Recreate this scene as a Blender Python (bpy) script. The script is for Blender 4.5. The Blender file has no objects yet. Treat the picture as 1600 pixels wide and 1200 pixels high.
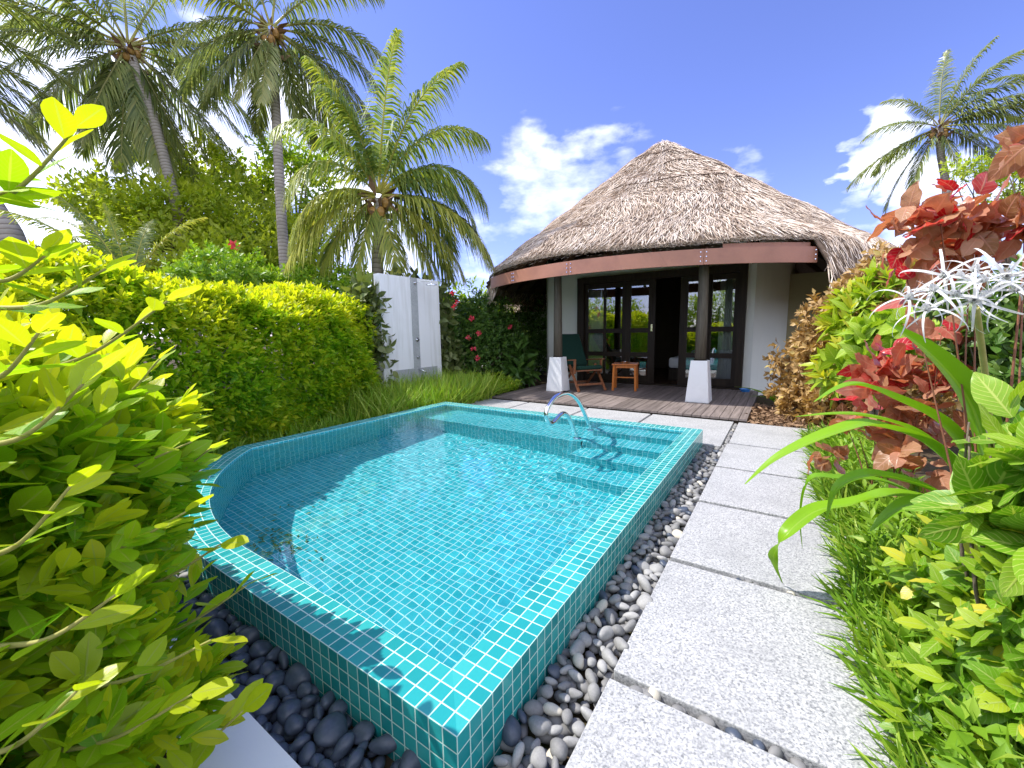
import bpy, bmesh, math, random
import numpy as np
from mathutils import Vector, Matrix
PI = math.pi
SC = bpy.context.scene
COL = SC.collection
rng = np.random.default_rng(7)
random.seed(7)

# ------------------------------------------------------------------ camera
FPX, YAW, PITCH, ROLL = 636.05, -0.587916, -0.126826, -0.0161667
def cam_axes():
    f = np.array([math.sin(YAW)*math.cos(PITCH), math.cos(YAW)*math.cos(PITCH), math.sin(PITCH)])
    r = np.array([math.cos(YAW), -math.sin(YAW), 0.0]); u = np.cross(r, f)
    c, s = math.cos(ROLL), math.sin(ROLL)
    return c*r+s*u, -s*r+c*u, f
CR, CU, CF = cam_axes()
EYE = np.array([0.0, 0.0, 1.5])
def at(px, py, depth):
    """world point seen at photo pixel (px,py) at a given distance along the view axis"""
    return EYE + depth*(CF + CR*(px-800)/FPX + CU*(600-py)/FPX)
cd = bpy.data.cameras.new('camera'); cam = bpy.data.objects.new('camera', cd); COL.objects.link(cam)
cd.sensor_width = 36; cd.sensor_fit = 'HORIZONTAL'; cd.lens = FPX/1600*36
cd.clip_start = 0.02; cd.clip_end = 3000
m = Matrix.Identity(4)
for i in range(3):
    m[i][0], m[i][1], m[i][2] = CR[i], CU[i], -CF[i]
    m[i][3] = EYE[i]
cam.matrix_world = m
SC.camera = cam

# ------------------------------------------------------------------ render settings
SC.render.engine = 'CYCLES'
cy = SC.cycles
cy.use_denoising = True
cy.max_bounces = 12; cy.transparent_max_bounces = 16; cy.transmission_bounces = 8; cy.diffuse_bounces = 6; cy.glossy_bounces = 4
cy.caustics_refractive = True; cy.caustics_reflective = False
cy.sample_clamp_indirect = 6
vs = SC.view_settings
vs.view_transform = 'Standard'; vs.look = 'None'; vs.gamma = 1; vs.use_curve_mapping = False
vs.exposure = 1.08

# ------------------------------------------------------------------ tagging
def tag(o, label=None, cat=None, group=None, kind=None):
    if label: o['label'] = label
    if cat: o['category'] = cat
    if group: o['group'] = group
    if kind: o['kind'] = kind
    return o
def thing(name, loc, label, cat, group=None, kind=None):
    o = bpy.data.objects.new(name, None); COL.objects.link(o)
    o.empty_display_size = 0.2
    o.location = Vector([float(v) for v in loc])
    return tag(o, label, cat, group, kind)

# ------------------------------------------------------------------ mesh builders
def link(name, me, mat=None, parent=None):
    if mat is not None:
        for mm in (mat if isinstance(mat, (list, tuple)) else [mat]): me.materials.append(mm)
    o = bpy.data.objects.new(name, me); COL.objects.link(o)
    if parent is not None:
        o.parent = parent
        # geometry is written in world coordinates: undo the parent's chain of offsets
        off = Vector((0, 0, 0)); p = parent
        while p is not None:
            off += p.location; p = p.parent
        o.location = -off
    return o

class MB:
    """collects faces into one mesh (world coordinates)"""
    def __init__(s): s.v = []; s.f = []; s.uv = []; s.mi = []; s.cur = 0; s.sm = []
    def face(s, pts, uvs=None, smooth=False):
        n = len(s.v); s.v.extend([tuple(float(c) for c in p) for p in pts]); s.f.append(tuple(range(n, n+len(pts))))
        s.uv.extend(uvs if uvs is not None else [(0, 0)]*len(pts)); s.mi.append(s.cur); s.sm.append(smooth)
    def box(s, c, d, rot=None, taper=1.0):
        """centre, full size, optional 3x3 rotation, taper of the top"""
        c = np.array(c, float); d = np.array(d, float)/2; P = []
        for z in (-1, 1):
            k = taper if z > 0 else 1.0
            for x, y in ((-1, -1), (1, -1), (1, 1), (-1, 1)):
                q = np.array([x*d[0]*k, y*d[1]*k, z*d[2]])
                if rot is not None: q = rot @ q
                P.append(c+q)
        for a in ((3, 2, 1, 0), (4, 5, 6, 7), (0, 1, 5, 4), (1, 2, 6, 5), (2, 3, 7, 6), (3, 0, 4, 7)):
            s.face([P[i] for i in a])
    def beam(s, a, b, w, h, up=(0, 0, 1)):
        a = np.array(a, float); b = np.array(b, float); d = b-a; L = np.linalg.norm(d); d /= L
        up = np.array(up, float); x = np.cross(d, up)
        if np.linalg.norm(x) < 1e-5: x = np.cross(d, np.array([1.0, 0, 0]))
        x /= np.linalg.norm(x); z = np.cross(x, d)
        s.box((a+b)/2, (w, L, h), rot=np.stack([x, d, z], 1))
    def tube(s, pts, rad, n=10, caps=True):
        pts = [np.array(p, float) for p in pts]
        if not hasattr(rad, '__len__'): rad = [rad]*len(pts)
        ref = None; rings = []
        for i, p in enumerate(pts):
            d = pts[min(i+1, len(pts)-1)]-pts[max(i-1, 0)]; d /= np.linalg.norm(d)
            if ref is None:
                ref = np.cross(d, [0.3, 0.9, 0.1]); 
                if np.linalg.norm(ref) < 1e-3: ref = np.cross(d, [1, 0, 0])
            ref = ref - d*(ref@d); ref /= np.linalg.norm(ref); b = np.cross(d, ref)
            rings.append([p+rad[i]*(math.cos(2*PI*k/n)*ref+math.sin(2*PI*k/n)*b) for k in range(n)])
        base = len(s.v)
        acc = 0; accs = [0]
        for i in range(1, len(pts)): acc += np.linalg.norm(pts[i]-pts[i-1]); accs.append(acc)
        for r in rings: s.v.extend([tuple(map(float, q)) for q in r])
        for i in range(len(rings)-1):
            for k in range(n):
                k2 = (k+1) % n
                s.f.append((base+i*n+k, base+i*n+k2, base+(i+1)*n+k2, base+(i+1)*n+k))
                s.uv.extend([(k/n, accs[i]), ((k+1)/n, accs[i]), ((k+1)/n, accs[i+1]), (k/n, accs[i+1])])
                s.mi.append(s.cur); s.sm.append(True)
        if caps:
            s.f.append(tuple(base+k for k in reversed(range(n)))); s.uv.extend([(0, 0)]*n); s.mi.append(s.cur); s.sm.append(False)
            e = base+(len(rings)-1)*n
            s.f.append(tuple(e+k for k in range(n))); s.uv.extend([(0, 0)]*n); s.mi.append(s.cur); s.sm.append(False)
    def lathe(s, c, prof, n=24):
        """prof: (radius, z) list"""
        c = np.array(c, float)
        for (r0, z0), (r1, z1) in zip(prof[:-1], prof[1:]):
            for k in range(n):
                a, b = 2*PI*k/n, 2*PI*(k+1)/n
                P = [c+np.array([r0*math.cos(a), r0*math.sin(a), z0]), c+np.array([r0*math.cos(b), r0*math.sin(b), z0]),
                     c+np.array([r1*math.cos(b), r1*math.sin(b), z1]), c+np.array([r1*math.cos(a), r1*math.sin(a), z1])]
                s.face(P, smooth=True)
    def build(s, name, mat, parent=None, bevel=0, merge=False):
        me = bpy.data.meshes.new(name)
        me.from_pydata(s.v, [], s.f)
        uv = me.uv_layers.new(name='UVMap')
        uv.data.foreach_set('uv', np.array(s.uv, dtype=np.float32).ravel())
        me.polygons.foreach_set('material_index', np.array(s.mi, dtype=np.int32))
        me.polygons.foreach_set('use_smooth', np.array(s.sm, dtype=bool))
        if merge or bevel:
            bm = bmesh.new(); bm.from_mesh(me)
            bmesh.ops.remove_doubles(bm, verts=bm.verts, dist=1e-5)
            bm.to_mesh(me); bm.free()
        me.update()
        o = link(name, me, mat, parent)
        if bevel:
            md = o.modifiers.new('bevel', 'BEVEL'); md.width = bevel; md.segments = 2; md.limit_method = 'ANGLE'; md.angle_limit = 0.6
        return o

def quad_mesh(name, V, Q, uv, tint, mat, parent=None, smooth=True):
    """fast mesh from numpy: V (n,3), Q (m,4), uv per vertex (n,2), tint per face (m,)"""
    me = bpy.data.meshes.new(name)
    n, mq = len(V), len(Q)
    me.vertices.add(n); me.vertices.foreach_set('co', np.asarray(V, np.float32).ravel())
    me.loops.add(mq*4); me.loops.foreach_set('vertex_index', np.asarray(Q, np.int32).ravel())
    me.polygons.add(mq)
    me.polygons.foreach_set('loop_start', np.arange(0, mq*4, 4, dtype=np.int32))
    me.polygons.foreach_set('use_smooth', np.full(mq, smooth, dtype=bool))
    l = me.uv_layers.new(name='UVMap')
    l.data.foreach_set('uv', np.asarray(uv, np.float32)[np.asarray(Q).ravel()].ravel())
    a = me.attributes.new('tint', 'FLOAT', 'FACE'); a.data.foreach_set('value', np.asarray(tint, np.float32))
    me.update(calc_edges=True); me.validate()
    return link(name, me, mat, parent)

def leaf_template(W=0.4, nseg=4, fold=0.12, droop=0.15, a=0.8, b=0.8, stalk=0.0, wave=0.0):
    """unit-length leaf along +y, normal +z; 3 verts across"""
    V = []; UV = []; Q = []
    for i in range(nseg+1):
        t = i/nseg
        w = W/2*max(math.sin(PI*min(max(t, 0.012)**a, 0.992)), 0)**b
        z = -droop*t*t
        wv = wave*math.sin(t*9)
        V += [(-w, t+stalk, z+fold*w*2+wv), (0, t+stalk, z), (w, t+stalk, z+fold*w*2-wv)]
        UV += [(0.5-0.5, t), (0.5, t), (1, t)]
        if i < nseg:
            k = i*3; Q += [(k, k+1, k+4, k+3), (k+1, k+2, k+5, k+4)]
    return np.array(V), np.array(UV), np.array(Q)

class Leaves:
    """accumulates transformed copies of leaf templates into one mesh"""
    def __init__(s): s.V = []; s.Q = []; s.U = []; s.T = []; s.n = 0
    def raw(s, V, Q, U, T):
        s.V.append(V); s.Q.append(np.asarray(Q)+s.n); s.U.append(U); s.T.append(T); s.n += len(V)
    def add(s, tmpl, P, D, N, size, tint, widen=None):
        """P (n,3) bases, D (n,3) directions, N (n,3) normal hints, size (n,), tint (n,)"""
        V, U, Q = tmpl; P = np.asarray(P, float); n = len(P)
        if n == 0: return
        D = np.asarray(D, float); D = D/np.maximum(np.linalg.norm(D, axis=1, keepdims=True), 1e-6)
        N = np.asarray(N, float)+1e-4; N = N-D*(N*D).sum(1, keepdims=True)
        N = N/np.maximum(np.linalg.norm(N, axis=1, keepdims=True), 1e-6)
        X = np.cross(D, N)
        M = np.stack([X, D, N], 2)*np.asarray(size, float)[:, None, None]
        W = np.einsum('nij,vj->nvi', M, V)+P[:, None, :]
        q = Q[None]+(np.arange(n)*len(V))[:, None, None]+s.n
        s.V.append(W.reshape(-1, 3)); s.Q.append(q.reshape(-1, 4)); s.U.append(np.tile(U, (n, 1)))
        s.T.append(np.repeat(np.asarray(tint, float), len(Q))); s.n += n*len(V)
    def build(s, name, mat, parent=None):
        return quad_mesh(name, np.concatenate(s.V), np.concatenate(s.Q), np.concatenate(s.U), np.concatenate(s.T), mat, parent)

def leaf5(W=.7, nseg=8, cup=.18, droop=.4, a=.7, b=.85, wave=.03, k=3.0):
    """five vertices across, curved blade with a wavy margin"""
    V = []; UV = []; Q = []
    for i in range(nseg+1):
        t = i/nseg
        w = W/2*max(math.sin(PI*min(max(t, 0.012)**a, 0.992)), 0)**b
        z = -droop*(t**1.6)*(1-.25*t); yy = t*(1-.18*droop*t)
        for s in (-1, -.55, 0, .55, 1):
            e = abs(s)**2
            V.append((w*s*(1-.06*e), yy, z+w*(cup*abs(s)*1.3-cup*.9*e)+wave*e*math.sin(t*k*2*PI+(1.9 if s > 0 else 0))*min(1, 3*t))); UV.append((.5+.5*s, t))
        if i < nseg:
            for j in range(4): Q.append((i*5+j, i*5+j+1, i*5+j+6, i*5+j+5))
    return np.array(V), np.array(UV), np.array(Q)
def unit(v):
    v = np.asarray(v, float); return v/np.maximum(np.linalg.norm(v, axis=-1, keepdims=True), 1e-9)
def rand_dir(n):
    return unit(rng.normal(size=(n, 3)))

# ------------------------------------------------------------------ materials
def new_mat(name):
    mt = bpy.data.materials.new(name); mt.use_nodes = True
    nt = mt.node_tree
    for n in list(nt.nodes): nt.nodes.remove(n)
    out = nt.nodes.new('ShaderNodeOutputMaterial')
    return mt, nt, out
class NT:
    def __init__(s, nt): s.nt = nt
    def n(s, typ, **kw):
        x = s.nt.nodes.new('ShaderNode'+typ)
        for k, v in kw.items(): setattr(x, k, v)
        return x
    def l(s, a, b): s.nt.links.new(a, b)
    def val(s, v, sock):
        if hasattr(v, 'is_output'): s.l(v, sock)
        else: sock.default_value = v
    def math(s, op, a, b=0.0, clamp=False):
        x = s.n('Math', operation=op); x.use_clamp = clamp
        s.val(a, x.inputs[0]); s.val(b, x.inputs[1]); return x.outputs[0]
    def mix(s, f, a, b, bt='MIX'):
        x = s.n('MixRGB', blend_type=bt); s.val(f, x.inputs[0])
        for v, k in ((a, 1), (b, 2)):
            if hasattr(v, 'is_output'): s.l(v, x.inputs[k])
            else: x.inputs[k].default_value = (*v, 1)
        return x.outputs[0]
    def noise(s, scale, detail=3, vec=None, rough=0.55, out='Fac'):
        x = s.n('TexNoise'); x.inputs['Scale'].default_value = scale; x.inputs['Detail'].default_value = detail
        x.inputs['Roughness'].default_value = rough
        if vec is not None: s.l(vec, x.inputs['Vector'])
        return x.outputs[out]
    def ramp(s, f, stops):
        x = s.n('ValToRGB'); s.l(f, x.inputs[0]); e = x.color_ramp.elements
        while len(e) < len(stops): e.new(0.5)
        for i, (p, c) in enumerate(stops): e[i].position = p; e[i].color = (*c, 1)
        return x.outputs[0]
    def mapr(s, v, a, b, c=0.0, d=1.0):
        x = s.n('MapRange'); s.val(v, x.inputs[0])
        for i, q in enumerate((a, b, c, d)): x.inputs[i+1].default_value = q
        return x.outputs[0]
    def bump(s, h, strength=0.3, dist=0.01):
        x = s.n('Bump'); x.inputs['Strength'].default_value = strength; x.inputs['Distance'].default_value = dist
        s.l(h, x.inputs['Height']); return x.outputs[0]
    def bsdf(s, col=None, rough=0.6, spec=0.5, normal=None, metal=0.0, **kw):
        x = s.n('BsdfPrincipled')
        if col is not None:
            if hasattr(col, 'is_output'): s.l(col, x.inputs['Base Color'])
            else: x.inputs['Base Color'].default_value = (*col, 1)
        s.val(rough, x.inputs['Roughness']); x.inputs['Specular IOR Level'].default_value = spec
        x.inputs['Metallic'].default_value = metal
        if normal is not None: s.l(normal, x.inputs['Normal'])
        for k, v in kw.items(): x.inputs[k].default_value = v
        return x.outputs[0]

def mat_plain(name, col, rough=0.6, spec=0.4, metal=0.0, var=0.15, scale=6.0, bump=0.15, bscale=60.0, dirt=None, each=0.0):
    mt, nt, out = new_mat(name); g = NT(nt)
    tc = g.n('TexCoord').outputs['Object']
    nz = g.noise(scale, 5, tc)
    c = g.mix(nz, tuple(x*(1-var) for x in col), tuple(min(1, x*(1+var)) for x in col))
    if dirt: c = g.mix(g.mapr(g.noise(scale*0.6, 6, tc), 0.52, 0.75), c, dirt)
    if each: c = g.mix(1.0, c, g.ramp(g.n('ObjectInfo').outputs['Random'], [(0.0, (1-each,)*3), (1.0, (1, 1, .98))]), 'MULTIPLY')
    bn = g.bump(g.noise(bscale, 4, tc), bump, 0.005)
    g.l(g.bsdf(c, rough, spec, bn, metal), out.inputs[0]); return mt

def mat_leaf(name, stops, rough=0.42, trans=0.35, tcol=(1.1, 1.15, 0.5), spec=0.45, rib=None, veins=0.0, vcount=9.0, blotch=None, patch=8.0):
    """tint attribute -> colour ramp; pale midrib and side veins from the leaf's own UVs; light passes through the blade"""
    mt, nt, out = new_mat(name); g = NT(nt)
    ti = g.n('Attribute', attribute_name='tint').outputs['Fac']
    uv = g.n('UVMap').outputs[0]
    sp = g.n('SeparateXYZ'); g.l(uv, sp.inputs[0]); u, v = sp.outputs[0], sp.outputs[1]
    c = g.ramp(ti, stops)
    tc = g.n('TexCoord').outputs['Object']
    c = g.mix(g.math('MULTIPLY', g.noise(patch, 3, tc), 0.22), c, tuple(0.6*x for x in stops[0][1]))
    du = g.math('ABSOLUTE', g.math('SUBTRACT', u, 0.5))
    if blotch:
        bz = g.mapr(g.noise(3.0, 4, g.n('TexCoord').outputs['Object']), 0.5, 0.62)
        c = g.mix(bz, c, blotch)
    h = None
    if rib is not None:
        r = g.mapr(du, 0.02, 0.05, 1.0, 0.0)
        if veins > 0:
            ph = g.math('FRACT', g.math('SUBTRACT', g.math('MULTIPLY', v, vcount), g.math('MULTIPLY', du, vcount*0.55)))
            vv = g.mapr(g.math('ABSOLUTE', g.math('SUBTRACT', ph, 0.5)), 0.05, 0.13, 1.0, 0.0)
            r = g.math('MAXIMUM', r, g.math('MULTIPLY', vv, veins))
        c = g.mix(g.math('MULTIPLY', r, 0.75), c, rib)
        h = r
    b = g.bsdf(c, rough, spec, g.bump(h, 0.35, 0.004) if h is not None else None)
    t = g.n('BsdfTranslucent'); g.l(g.mix(1.0, c, tcol, 'MULTIPLY'), t.inputs[0])
    mx = g.n('MixShader'); mx.inputs[0].default_value = trans
    g.l(b, mx.inputs[1]); g.l(t.outputs[0], mx.inputs[2]); g.l(mx.outputs[0], out.inputs[0])
    return mt

def mat_tile(name, cols, grouts, gw=0.452):
    """glazed mosaic: uv counts tiles"""
    mt, nt, out = new_mat(name); g = NT(nt)
    uv = g.n('UVMap').outputs[0]
    sp = g.n('SeparateXYZ'); g.l(uv, sp.inputs[0])
    fx = g.math('ABSOLUTE', g.math('SUBTRACT', g.math('FRACT', sp.outputs[0]), 0.5))
    fy = g.math('ABSOLUTE', g.math('SUBTRACT', g.math('FRACT', sp.outputs[1]), 0.5))
    mxx = g.math('MAXIMUM', fx, fy)
    grout = g.mapr(mxx, gw, gw+0.016)
    fl = g.n('VectorMath', operation='FLOOR'); g.l(uv, fl.inputs[0])
    wn = g.n('TexWhiteNoise', noise_dimensions='2D'); g.l(fl.outputs[0], wn.inputs['Vector'])
    c = g.ramp(wn.outputs['Value'], [(0.0, cols[0]), (0.5, cols[1]), (1.0, cols[2])])
    tc = g.n('TexCoord').outputs['Object']
    c = g.mix(g.math('MULTIPLY', g.noise(40, 4, tc), 0.35), c, cols[0])
    gc = g.mix(g.noise(9, 4, tc), grouts[0], grouts[1])
    col = g.mix(grout, c, gc)
    rough = g.mapr(grout, 0, 1, 0.16, 0.75)
    hgt = g.math('ADD', g.mapr(mxx, 0.43, 0.47, 1.0, 0.0), g.math('MULTIPLY', g.noise(25, 2, tc), 0.25))
    b = g.bsdf(col, rough, 0.5, g.bump(hgt, 0.35, 0.003))
    g.l(b, out.inputs[0]); return mt

M = {}
M['tile'] = mat_tile('rim_tile', [(0.012, 0.245, 0.255), (0.020, 0.325, 0.335), (0.050, 0.410, 0.400)], [(0.42, 0.66, 0.60), (0.58, 0.78, 0.72)])
M['tile_in'] = mat_tile('basin_tile', [(0.025, 0.42, 0.48), (0.045, 0.51, 0.58), (0.085, 0.60, 0.66)], [(0.58, 0.84, 0.83), (0.72, 0.91, 0.90)], 0.448)
# granite: fine speckle
def mat_granite(name, lo, mid, hi):
    mt, nt, out = new_mat(name); g = NT(nt)
    tc = g.n('TexCoord').outputs['Object']
    n1 = g.noise(95, 3, tc, 0.75); n2 = g.noise(2.3, 4, tc)
    vor = g.n('TexVoronoi'); vor.inputs['Scale'].default_value = 115; g.l(tc, vor.inputs['Vector'])
    s = g.math('ADD', g.math('MULTIPLY', n1, 0.72), g.math('MULTIPLY', vor.outputs['Color'], 0.28))
    c = g.ramp(s, [(0.32, lo), (0.47, mid), (0.62, hi)])
    c = g.mix(g.mapr(n2, 0.46, 0.78, 0.0, 0.5), c, tuple(0.70*x for x in mid))
    g.l(g.bsdf(c, 0.62, 0.35, g.bump(n1, 0.25, 0.003)), out.inputs[0]); return mt
M['granite'] = mat_granite('granite_paving', (0.155, 0.16, 0.17), (0.35, 0.355, 0.36), (0.53, 0.53, 0.53))
M['granite_wall'] = mat_granite('granite_cladding', (0.20, 0.22, 0.23), (0.42, 0.44, 0.45), (0.56, 0.58, 0.58))
M['white'] = mat_plain('white_render', (0.86, 0.87, 0.88), 0.7, 0.3, var=0.05, scale=3, bump=0.12, bscale=90, dirt=(0.74, 0.745, 0.74))
mt, nt, out = new_mat('white_render_wall'); g = NT(nt)
tcx = g.n('TexCoord').outputs['Object']; mpx = g.n('Mapping'); g.l(tcx, mpx.inputs[0]); mpx.inputs['Scale'].default_value = (7, 7, .55)
st = g.noise(1.0, 6, mpx.outputs[0], .65)
cw_ = g.mix(g.mapr(st, .50, .74, 0, .75), (0.88, 0.89, 0.90), (0.66, 0.66, 0.63))
cw_ = g.mix(g.mapr(g.noise(1.3, 5, tcx), .52, .72, 0, .4), cw_, (0.76, 0.77, 0.77))
g.l(g.bsdf(cw_, .75, .25, g.bump(g.noise(55, 4, tcx), .15, .004)), out.inputs[0]); M['white_wall'] = mt
M['cream'] = mat_plain('pale_wall_paint', (0.70, 0.72, 0.66), 0.75, 0.25, var=0.05, scale=2, bump=0.1, bscale=90)
M['chrome'] = mat_plain('polished_steel', (0.78, 0.80, 0.82), 0.12, 0.5, metal=1.0, var=0.03, bump=0.0)
M['soil'] = mat_plain('soil', (0.075, 0.055, 0.035), 0.95, 0.1, var=0.5, scale=9, bump=0.6, bscale=40, dirt=(0.05, 0.075, 0.02))

# water: real refraction through a rippled sheet
mt, nt, out = new_mat('water'); g = NT(nt)
gl = g.n('BsdfGlass'); gl.inputs['IOR'].default_value = 1.333; gl.inputs['Roughness'].default_value = 0.0
gl.inputs['Color'].default_value = (0.84, 0.975, 1.0, 1)
g.l(gl.outputs[0], out.inputs[0]); M['water'] = mt

# ------------------------------------------------------------------ sun and sky
TRAVEL = np.array([1.70, 0.75, -2.60]); TRAVEL /= np.linalg.norm(TRAVEL)
sd = bpy.data.lights.new('sun', 'SUN'); sun = bpy.data.objects.new('sun', sd); COL.objects.link(sun)
sd.energy = 3.05; sd.angle = math.radians(0.53); sd.color = (1.0, 0.955, 0.88)
sun.rotation_euler = Vector((float(TRAVEL[0]), float(TRAVEL[1]), float(TRAVEL[2]))).to_track_quat('-Z', 'Y').to_euler()
sun.location = (-12, -8, 30)
sd.cycles.is_caustics_light = True
EL = math.asin(-TRAVEL[2]); AZ = math.atan2(-TRAVEL[0], -TRAVEL[1])
w = bpy.data.worlds.new('World'); SC.world = w; w.use_nodes = True
nt = w.node_tree
for n in list(nt.nodes): nt.nodes.remove(n)
g = NT(nt)
sky = g.n('TexSky', sky_type='NISHITA'); sky.sun_disc = False; sky.sun_elevation = EL; sky.sun_rotation = AZ
sky.air_density = 1.0; sky.dust_density = 0.3; sky.ozone_density = 3.0
blue = g.mix(1.0, sky.outputs[0], (0.63, 0.565, 0.87), 'MULTIPLY')
dirv = g.n('TexCoord').outputs['Generated']
# cloud banks: soft lobes round a few directions of the sky, broken up by fractal noise
mp = g.n('Mapping'); g.l(dirv, mp.inputs[0]); mp.inputs['Scale'].default_value = (1.0, 1.0, 2.2)
nz = g.noise(5.5, 8, mp.outputs[0], 0.58)
nz2 = g.noise(2.2, 3, mp.outputs[0], 0.5)
CL = [(30, 250, 17, 1.0), (330, 190, 9, .62), (400, 215, 9, .9), (470, 235, 9, .95), (540, 290, 8, .8), (-200, 260, 22, 1.0), (560, 420, 9, .8),
      (835, 245, 6, .42), (905, 280, 6.5, .50), (860, 320, 7, .42), (960, 240, 4, .3), (790, 370, 8, .55), (930, 330, 6, .4),
      (1385, 215, 3.0, 1.15), (1405, 250, 3.8, 1.1), (1355, 360, 4.0, .8), (1450, 310, 5, .7), (1190, 275, 3.0, .35),
      (1600, 330, 8, .7), (90, 420, 10, .55)]
dn = g.n('TexNoise'); dn.inputs['Scale'].default_value = 7.0; dn.inputs['Detail'].default_value = 6; g.l(mp.outputs[0], dn.inputs['Vector'])
d1 = g.n('VectorMath', operation='SUBTRACT'); g.l(dn.outputs['Color'], d1.inputs[0]); d1.inputs[1].default_value = (.5, .5, .5)
d2 = g.n('VectorMath', operation='SCALE'); g.l(d1.outputs[0], d2.inputs[0]); d2.inputs['Scale'].default_value = .30
d3 = g.n('VectorMath', operation='ADD'); g.l(dirv, d3.inputs[0]); g.l(d2.outputs[0], d3.inputs[1])
d4 = g.n('VectorMath', operation='NORMALIZE'); g.l(d3.outputs[0], d4.inputs[0]); wob = d4.outputs[0]
acc = None
for px, py, deg, k in CL:
    d = unit(at(px, py, 1.0)-EYE)
    vm = g.n('VectorMath', operation='DOT_PRODUCT'); g.l(wob, vm.inputs[0]); vm.inputs[1].default_value = tuple(float(x) for x in d)
    lobe = g.math('MULTIPLY', g.mapr(vm.outputs['Value'], math.cos(math.radians(deg)), 1.0), k)
    acc = lobe if acc is None else g.math('ADD', acc, lobe)
# unseen cloud bank added behind the camera to raise the fill light
for d, deg, k in (((.45, -.75, .45), 58, 1.25), ((-.75, -.45, .75), 40, .9), ((.9, .1, .55), 34, .9)):
    vm = g.n('VectorMath', operation='DOT_PRODUCT'); g.l(dirv, vm.inputs[0]); vm.inputs[1].default_value = tuple(float(x) for x in unit(np.array(d)))
    acc = g.math('ADD', acc, g.math('MULTIPLY', g.mapr(vm.outputs['Value'], math.cos(math.radians(deg)), 1.0), k*1.6))
acc = g.math('MINIMUM', acc, 1.25)
dens = g.math('ADD', g.math('MULTIPLY', acc, 0.50), g.math('ADD', g.math('MULTIPLY', nz, 1.5), g.math('MULTIPLY', nz2, 0.5)))
dens = g.mapr(dens, 1.10, 2.0)
dens = g.math('MULTIPLY', dens, g.mapr(acc, 0.0, 0.25))
cw = g.mix(g.mapr(nz, 0.35, 0.7), (6.6, 6.9, 7.6), (9.0, 9.0, 9.2))
skyc = g.mix(dens, blue, cw)
bg = g.n('Background'); g.l(skyc, bg.inputs[0]); bg.inputs[1].default_value = 0.15
wo = g.n('OutputWorld'); g.l(bg.outputs[0], wo.inputs[0])

# ------------------------------------------------------------------ pool
T = 0.065
RIM, WATER, FLOOR = 0.20, 0.186, -0.90
def arc3(a, b, c, n):
    """points of the circle through a, b, c from a to c"""
    (ax, ay), (bx, by), (cx, cy_) = a, b, c
    d = 2*(ax*(by-cy_)+bx*(cy_-ay)+cx*(ay-by))
    ux = ((ax*ax+ay*ay)*(by-cy_)+(bx*bx+by*by)*(cy_-ay)+(cx*cx+cy_*cy_)*(ay-by))/d
    uy = ((ax*ax+ay*ay)*(cx-bx)+(bx*bx+by*by)*(ax-cx)+(cx*cx+cy_*cy_)*(bx-ax))/d
    r = math.hypot(ax-ux, ay-uy); t0 = math.atan2(ay-uy, ax-ux); t1 = math.atan2(cy_-uy, cx-ux)
    dt = (t1-t0+PI) % (2*PI)-PI
    return [(ux+r*math.cos(t0+dt*i/n), uy+r*math.sin(t0+dt*i/n)) for i in range(n+1)]
FR, BR, BL, LC, FC = (-.81, .86), (-.81, 5.69), (-5.33, 5.69), (-5.33, 2.10), (-2.72, .86)
ARC = arc3(LC, (-4.16, 1.20), FC, 24)
OUT = [FR, BR, BL]+ARC           # counter-clockwise
def offset(poly, d):
    n = len(poly); res = []
    for i in range(n):
        p0, p1, p2 = (np.array(poly[(i+k) % n]) for k in (-1, 0, 1))
        e0 = unit(p1-p0); e1 = unit(p2-p1)
        n0 = np.array([-e0[1], e0[0]]); n1 = np.array([-e1[1], e1[0]])
        b = unit(n0+n1); res.append(tuple(p1+b*d/max(b@n0, .3)))
    return res
INN = offset(OUT, 3*T); MID = offset(OUT, 1.5*T)
NP_ = len(OUT)
# arc length along the outline; the front edge is counted back from the front right corner
S = [0.0]
for i in range(NP_): S.append(S[-1]+math.dist(OUT[i], OUT[(i+1) % NP_]))
pool = thing('swimming_pool', (-3.1, 3.3, 0.0), 'raised plunge pool lined with small turquoise mosaic tiles', 'swimming pool')
def ring(za, zb, A, B, v0, v1, name, mat='tile'):
    b = MB()
    for i in range(NP_):
        j = (i+1) % NP_
        s0, s1 = S[i], S[i+1]
        if i == NP_-1: L = s1-s0; s0, s1 = -L, 0.0
        if i == 1: s0, s1 = 0.0, s1-s0
        p = [(*A[i], za), (*A[j], za), (*B[j], zb), (*B[i], zb)]
        t0, t1 = s0, s1
        if B is not A and (i < 3 or i == NP_-1):   # straight runs: keep the grid square up to the mitre
            dr = unit(np.array(A[j])-np.array(A[i])); t0 = s0+float((np.array(B[i])-np.array(A[i])) @ dr); t1 = s0+float((np.array(B[j])-np.array(A[i])) @ dr)
        b.face(p, [(s0/T, v0), (s1/T, v0), (t1/T, v1), (t0/T, v1)])
    return b.build(name, M[mat], pool, merge=True)
cop = ring(RIM, RIM, OUT, INN, 0, 3, 'coping')
ow = ring(-0.30, RIM, OUT, OUT, -0.30/T-RIM/T, 0, 'outer_wall')
iw = ring(RIM, FLOOR, INN, INN, 0, -(RIM-FLOOR)/T, 'inner_wall', 'tile_in')
b = MB(); b.face([(*p, FLOOR) for p in INN], [((p[0]+1.005)/T, (p[1]-1.055)/T) for p in INN])
fl = b.build('pool_floor', M['tile_in'], pool)
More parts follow.
